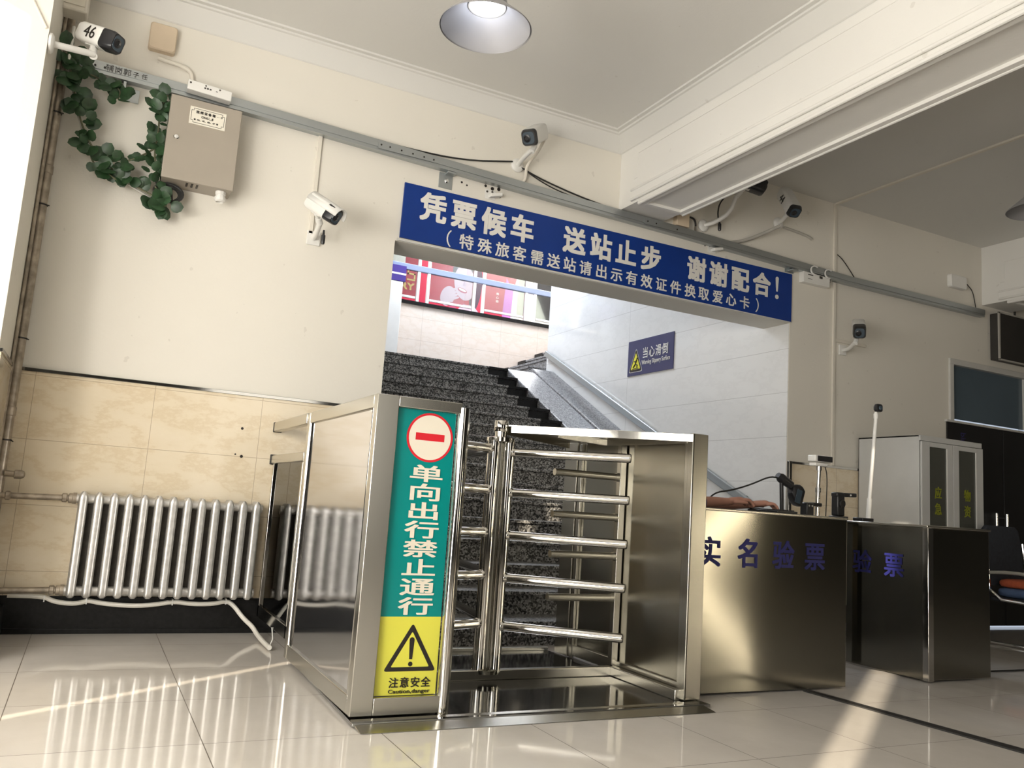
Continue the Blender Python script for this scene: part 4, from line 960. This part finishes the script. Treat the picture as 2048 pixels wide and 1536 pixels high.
# ------------------------------------------------------------------ clerk: only forearms and hands show past the turnstile
pz = thing('person', 'seated clerk in a violet top, hands resting at the keyboard behind the steel turnstile', 'person', (2.80, 3.62, 0))
def skinmesh(name, verts, edges, radii, mat, parent, root=0, sub=2):
    off = V((0, 0, 0)); p = parent
    while p is not None: off += p.location; p = p.parent
    me = bpy.data.meshes.new(name); me.from_pydata([tuple(V(q) - off) for q in verts], edges, [])
    ob = bpy.data.objects.new(name, me); COL.objects.link(ob); ob.parent = parent
    me.materials.append(M[mat])
    md = ob.modifiers.new('skin', 'SKIN'); md.use_smooth_shade = True
    for i, r_ in enumerate(radii):
        sv = me.skin_vertices[0].data[i]; sv.radius = (r_, r_) if isinstance(r_, float) else r_; sv.use_root = (i == root)
    s2 = ob.modifiers.new('sub', 'SUBSURF'); s2.levels = sub; s2.render_levels = sub
    return ob
# body (continuous figure)
bv = [(2.77, 3.63, .50), (2.76, 3.63, .64), (2.775, 3.625, .80), (2.785, 3.625, .925), (2.81, 3.62, .985), (2.825, 3.615, 1.03), (2.84, 3.615, 1.09), (2.845, 3.615, 1.150),
      (2.80, 3.475, .930), (2.72, 3.43, .905), (2.90, 3.43, .922), (2.985, 3.425, .928),
      (2.80, 3.775, .925), (2.93, 3.76, .90), (3.10, 3.56, .915), (3.20, 3.475, .925),
      (2.86, 3.54, .47), (3.12, 3.53, .49), (3.11, 3.53, .10), (3.20, 3.52, .04),
      (2.86, 3.72, .47), (3.12, 3.74, .49), (3.11, 3.75, .10), (3.20, 3.76, .04), (3.045, 3.422, .937), (3.255, 3.461, .931)]
be = [(0,1),(1,2),(2,3),(3,4),(4,5),(5,6),(6,7),(3,8),(8,9),(9,10),(10,11),(3,12),(12,13),(13,14),(14,15),(0,16),(16,17),(17,18),(18,19),(0,20),(20,21),(21,22),(22,23),(11,24),(15,25)]
br = [(.15,.12), (.13,.11), (.14,.11), (.13,.095), .055, .048, .078, .070, .055, .036, .029, .021, .055, .038, .030, .021, .085, .062, .045, .042, .085, .062, .045, .042, (.026, .016), (.026, .016)]
body = skinmesh('body', bv, be, br, 'skin', pz)
# clothing
skinmesh('shirt', [bv[i] for i in (0,1,2,3,4,8,9,12,13)] + [tuple(V(bv[9]).lerp(V(bv[10]), .7)), tuple(V(bv[13]).lerp(V(bv[14]), .55))], [(0,1),(1,2),(2,3),(3,4),(3,5),(5,6),(6,9),(3,7),(7,8),(8,10)],
         [(.165,.135), (.145,.125), (.155,.125), (.145,.11), .062, .066, .054, .066, .054, .046, .046], 'sleeve', pz)
skinmesh('trousers', [bv[0]] + [bv[i] for i in (16,17,18,20,21,22)], [(0,1),(1,2),(2,3),(0,4),(4,5),(5,6)], [(.165,.135), .098, .075, .058, .098, .075, .058], 'trousers', pz)
# face and hair
hc = V((2.853, 3.615, 1.138)); fd = V((.985, -.05, -.16)).normalized(); fs = fd.cross(Z).normalized(); fu = fs.cross(fd)
mb = MB().obox(hc + fd*.078 - fu*.01, fs*.010, fu*.022, fd*.018)
part('nose', mb, 'skin', pz, bevel=.008)
for s_ in (-1, 1):
    mb = MB(); mb.lathe(hc + fd*.064 + fs*.030*s_ + fu*.018, fd, [(.013, 0), (.011, .008), (.003, .012)], 14)
    part('eye', mb, 'white_plastic', pz)
for s_ in (-1, 1):
    mb = MB(); mb.lathe(hc + fd*.0755 + fs*.030*s_ + fu*.018, fd, [(.006, 0), (.004, .002)], 12)
    part('pupil', mb, 'hair_black', pz)
part('mouth', MB().tube([hc + fd*.070 - fu*.045 + fs*.022, hc + fd*.078 - fu*.047, hc + fd*.070 - fu*.045 - fs*.022], .005, 8, smooth=1), 'poster_lip', pz)
for s_ in (-1, 1):
    mb = MB(); mb.lathe(hc + fs*.074*s_ - fd*.005, fs*s_, [(.020, 0), (.022, .006), (.012, .010)], 14)
    part('ear', mb, 'skin', pz)
mb = MB(); rings = []
for i in range(8):
    th = R(8 + i*14); rr = math.sin(th)*.088; rings.append([hc + fu*(math.cos(th)*.094 + .0) - fd*.014 + (fd*math.cos(2*PI*k/20) + fs*math.sin(2*PI*k/20))*rr for k in range(20)])
mb.loft(rings); part('hair', mb, 'hair_black', pz, smooth=80)
# hands: palm + five separate fingers each
def hand(name, wrist, knuck, side, up, curl):
    wrist, knuck = V(wrist), V(knuck); d = (knuck - wrist).normalized(); up = (V(up) - d*V(up).dot(d)).normalized(); sd_ = d.cross(up)*side
    pv = [tuple(wrist), tuple(wrist.lerp(knuck, .45)), tuple(knuck)]
    h_ = skinmesh(name, pv, [(0,1),(1,2)], [(.022,.019), (.036,.020), (.038,.018)], 'skin', pz, 0, 2)
    lens = (.068, .078, .073, .058)
    for i, ln in enumerate(lens):
        b0 = knuck + sd_*(.0285 - .019*i) - d*.012 - up*.002*abs(i - 1)
        p1 = b0 + d*ln*.50 + up*.004 - up*curl*.25*ln; p2 = p1 + d*ln*.28 - up*ln*.30; p3 = p2 + d*ln*.10 - up*ln*.28
        skinmesh('finger', [tuple(b0 - d*.02), tuple(b0), tuple(p1), tuple(p2), tuple(p3)], [(0,1),(1,2),(2,3),(3,4)], [.010, .0108, .0096, .0086, .0072], 'skin', h_)
    tb = wrist.lerp(knuck, .30) + sd_*.028 - up*.006
    skinmesh('thumb', [tuple(tb - sd_*.012), tuple(tb + sd_*.012 + d*.018), tuple(tb + sd_*.020 + d*.048 - up*.006), tuple(tb + sd_*.016 + d*.072 - up*.012)], [(0,1),(1,2),(2,3)], [.013, .012, .0098, .0080], 'skin', h_)
    return h_
hand('hand', (2.980, 3.425, .930), (3.085, 3.42, .945), 1, Z, .35)
hand('hand', (3.195, 3.478, .926), (3.295, 3.45, .938), -1, Z, .35)
stl = thing('stool', 'plain round stool under the clerk behind the turnstile', 'stool', (2.76, 3.66, 0))
part('seat', MB().lathe((2.76, 3.66, .335), Z, [(.13, 0), (.14, .01), (.14, .03), (.12, .04)], 28), 'chair_fabric', stl)
for a in (45, 135, 225, 315): part('leg', MB().cyl((2.76 + .11*math.cos(R(a)), 3.66 + .11*math.sin(R(a)), .34), (2.76 + .15*math.cos(R(a)), 3.66 + .15*math.sin(R(a)), 0), .012, 10), 'dark_brushed_steel', stl)

# ------------------------------------------------------------------ emergency cabinet
cb = thing('emergency_cabinet', 'tall pale grey steel cabinet with two glass doors and yellow green characters', 'cabinet', (6.3, 4.83, 0))
cx0, cx1, cy0, cy1, ch_ = 5.930, 6.700, 4.532, 5.14, 1.618
mb = MB().box(cx0, cx0+.012, cy0+.012, cy1, .05, ch_).box(cx1-.012, cx1, cy0+.012, cy1, .05, ch_).box(cx0, cx1, cy1-.01, cy1, .05, ch_).box(cx0, cx1, cy0+.012, cy1, ch_-.015, ch_).box(cx0, cx1, cy0+.012, cy1, 0, .06)
mb.box(cx0, cx1, cy0, cy0+.02, ch_-.045, ch_)
part('body', mb, 'cabinet_enamel', cb, bevel=.003)
for zz in (1.20, .80, .40): part('shelf', MB().box(cx0+.014, cx1-.014, cy0+.06, cy1-.012, zz, zz+.01), 'cabinet_enamel', cb)
for j, (a, b_, chs) in enumerate(((cx0+.004, 6.312, '应急'), (6.318, cx1-.004, '物资'))):
    g0, g1 = (6.028, 6.242) if j == 0 else (6.388, 6.608)
    dr = part('door', MB().box(a, g0, cy0-.012, cy0+.006, .06, ch_-.05).box(g1, b_, cy0-.012, cy0+.006, .06, ch_-.05).box(g0, g1, cy0-.012, cy0+.006, 1.53, ch_-.05).box(g0, g1, cy0-.012, cy0+.006, .06, .16), 'cabinet_enamel', cb, bevel=.002)
    part('glass_pane', MB().box(g0, g1, cy0-.004, cy0, .16, 1.53), 'cabinet_glass', dr)
    part('glazing_bead', MB().box(g1-.006, g1+.002, cy0-.014, cy0-.006, .16, 1.53), 'white_plastic', dr)
    mb = MB()
    for i, ch in enumerate(chs): cjk(mb, ch, ((g0+g1)/2, cy0-.0045, 1.165 - .13*i), X, Z, NY, .085, .10, .02)
    part('lettering', mb, 'letter_green', dr)
# LED display above the door
ld = thing('display_screen', 'dark flat display board hanging under the far beam above the door', 'display', (8.3, WY, 2.55))
part('case', MB().box(7.775, 9.3, WY-.10, WY-.002, 2.565, 3.03), 'led_screen', ld, bevel=.006)
part('edge_frame', MB().box(7.765, 7.783, WY-.105, WY-.09, 2.56, 3.035).box(7.765, 9.31, WY-.105, WY-.09, 2.555, 2.57).box(7.765, 9.31, WY-.105, WY-.09, 3.025, 3.04), 'grey_conduit', ld)
part('hanger', MB().cyl((8.1, WY-.05, 3.03), (8.1, WY-.05, 3.10), .01).cyl((9.0, WY-.05, 3.03), (9.0, WY-.05, 3.69), .01), 'dark_board', ld)
# chair with folded cushions behind counter 2
oc = thing('waiting_chair', 'black chair with bent chrome legs behind the second counter', 'chair', (6.75, 4.25, 0))
part('seat', MB().loft([rrect((6.80, 4.28, z_), X, Y, wd, wd, .06, 4) for z_, wd in ((.335, .44), (.345, .47), (.365, .47), (.375, .44))]), 'chair_fabric', oc)
part('backrest', MB().loft([rrect((6.78, 4.49 + .10*(z_ - .4), z_), X, Y, wd, .045, .02, 4) for z_, wd in ((.46, .42), (.60, .47), (.78, .48), (.90, .45), (.935, .36))]), 'chair_fabric', oc)
for x_ in (6.54, 7.06): part('armrest', MB().tube([(x_, 4.48, .56), (x_, 4.30, .575), (x_, 4.06, .565)], .014, 10, smooth=1), 'grey_conduit', oc)
for x_ in (6.56, 7.04): part('leg', MB().tube([(x_, 4.50, .62), (x_, 4.48, .36), (x_, 4.12, .345), (x_ + .03, 4.04, .24), (x_ + .07, 3.96, .014)], .012, 10, smooth=1).tube([(x_+.07, 3.96, .014), (x_+.03, 4.5, .014)], .012, 10), 'chrome', oc)
for x_ in (6.56, 7.04): part('back_rail', MB().tube([(x_, 4.50, .62), (x_, 4.515, .80)], .012, 10), 'chrome', oc)
def cushion(nm, lab, c_, sx, sy, sz, mat):
    x_, y_, z_ = c_
    m_ = MB().loft([rrect((x_, y_, z_ + h_*sz), X, Y, sx*k_, sy*k_, min(sx, sy)*.22, 5) for h_, k_ in ((0, .82), (.12, .95), (.35, 1.0), (.65, 1.0), (.88, .95), (1, .8))])
    return tag(m_.build(nm, mat, None, (x_, y_, z_), smooth=80), lab, 'cushion', 'seat cushions on the chair')
cushion('seat_cushion', 'blue cushion lying on the black chair seat', (6.78, 4.27, .376), .40, .40, .075, 'cushion_blue')
cushion('seat_cushion', 'orange cushion stacked on top of the blue one', (6.775, 4.27, .452), .38, .38, .065, 'cushion_orange')
# flat rubber strip on the floor
tag(MB().prism([(3.360, 3.245), (3.412, 3.245), (3.545, 1.2), (3.47, 1.2)], (0, 0, .0005), X, Y, Z, .006).build('cable_cover', 'black_rubber', None, (3.45, 2.2, 0)), 'black rubber floor strip running out from under the ticket counter', 'cable cover')
tag(MB().tube([(5.19, 3.475, .007), (5.50, 3.465, .007), (6.0, 3.50, .007)], .006, 6, smooth=1).build('floor_cable', 'black_rubber', None, (5.5, 3.46, 0)), 'thin black lead on the floor right of the second counter', 'cable')

# ------------------------------------------------------------------ upper landing: glass balustrade, advertising wall
bl = thing('glass_balustrade', 'glass balustrade with paired bright posts on the upper level above the stairs', 'balustrade', (4.6, 10.88, 3.543))
for x0 in (3.79, 4.65, 5.50, 6.4):
    for dx in (0, .15): part('post', MB().box(x0+dx-.022, x0+dx+.022, 10.86, 10.90, 3.543, 4.55), 'white_plastic', bl, bevel=.004)
part('handrail', MB().box(1.7, 7.4, 10.855, 10.905, 3.995, 4.085), 'rail_paleblue', bl, bevel=.01)
for x0, x1 in ((2.2, 3.76), (3.97, 4.62), (4.83, 5.47), (5.68, 6.37)):
    part('pane', MB().box(x0, x1, 10.875, 10.883, 3.60, 4.55), 'clear_glass', bl)
    part('pane_rail', MB().box(x0, x1, 10.868, 10.89, 3.60, 3.635), 'white_plastic', bl, bevel=.004)
pc = thing('landing_column', 'narrow white column with a small violet poster at the left of the landing', 'column', (3.46, 10.72, 2.477))
part('shaft', MB().box(3.28, 3.49, 10.64, 10.79, 2.477, 3.75), 'white_plastic', pc, bevel=.01)
part('poster', MB().box(3.28, 3.52, 10.635, 10.79, 3.752, 3.97), 'poster_blue', pc)
part('poster_line', MB().box(3.28, 3.52, 10.632, 10.636, 3.84, 3.865), 'poster_white', pc)
PYA = 12.15
ad = thing('advertising_wall', 'red advertising wall with a smiling woman behind the glass balustrade', 'advertisement', (4.9, PYA, 3.51))
part('board', MB().box(3.2, 5.98, PYA, PYA+.05, 3.51, 5.1), 'poster_red', ad)
def ov(cx_, cz_, a, b_, rot=0, n=28): return [(cx_ + a*math.cos(2*PI*i/n)*math.cos(R(rot)) - b_*math.sin(2*PI*i/n)*math.sin(R(rot)), cz_ + a*math.cos(2*PI*i/n)*math.sin(R(rot)) + b_*math.sin(2*PI*i/n)*math.cos(R(rot))) for i in range(n)]
def flat(name, poly, mat, lift): return part(name, MB().prism(poly, (0, PYA - lift, 0), X, Z, Y, .001), mat, ad)
flat('hair', ov(5.05, 4.50, .25, .30, 8) , 'poster_dark', .002)
flat('hair', ov(5.22, 4.25, .10, .38, -6) , 'poster_dark', .0025)
flat('shoulders', [(4.72, 3.55), (5.42, 3.55), (5.38, 3.80), (5.20, 3.98), (5.02, 3.98), (4.90, 3.85)], 'poster_skin', .003)
flat('face', ov(5.02, 4.33, .185, .29, 8), 'poster_skin', .004)
flat('palm', ov(4.74, 4.07, .12, .17, -20), 'poster_skin', .005)
for i in range(4): flat('finger', ov(4.83 + .012*i, 4.19 - .045*i, .075, .022, 20), 'poster_skin', .006)
flat('mouth', ov(4.985, 4.20, .085, .036, -14), 'poster_lip', .006)
flat('teeth', ov(4.985, 4.208, .068, .018, -14), 'poster_white', .0075)
flat('nose', [(5.0, 4.36), (5.02, 4.36), (5.035, 4.275), (4.985, 4.275)], 'poster_violet_skin', .006)
for ex, ez in ((4.94, 4.42), (5.12, 4.41)): flat('eye', ov(ex, ez, .035, .012), 'poster_dark', .006)
flat('microphone', ov(4.85, 3.86, .06, .13, 25), 'poster_lip', .007)
flat('violet_band', [(5.70, 3.55), (5.86, 3.55), (5.90, 4.35), (5.76, 4.55)], 'poster_violet', .003)
flat('pale_band', [(5.86, 3.55), (5.98, 3.55), (5.98, 4.7), (5.90, 4.35)], 'poster_white', .003)
mb = MB()
latin(mb, 'RY', (3.955, PYA-.002, 4.055), X, Z, NY, .21, .105, .03, .002)
mb.box(3.96, 4.18, PYA-.004, PYA-.001, 4.405, 4.43).box(4.04, 4.065, PYA-.004, PYA-.001, 4.30, 4.43).box(4.04, 4.175, PYA-.004, PYA-.001, 4.30, 4.325).box(4.15, 4.175, PYA-.004, PYA-.001, 4.22, 4.325).box(4.04, 4.175, PYA-.004, PYA-.001, 4.205, 4.23)
part('gold_lettering', mb, 'poster_gold', ad)
mb = MB()
for i, ch in enumerate('林心如'): cjk(mb, ch, (5.615, PYA-.001, 4.255 - .062*i), X, Z, NY, .05, .05, .01)
part('small_lettering', mb, 'poster_white', ad)
part('notice_card', MB().box(3.63, 3.99, PYA-.006, PYA-.001, 4.42, 4.60), 'poster_white', ad)
oc.location.y -= .10
for o_ in bpy.data.objects:
    if o_.name.startswith('seat_cushion'): o_.location.y -= .10
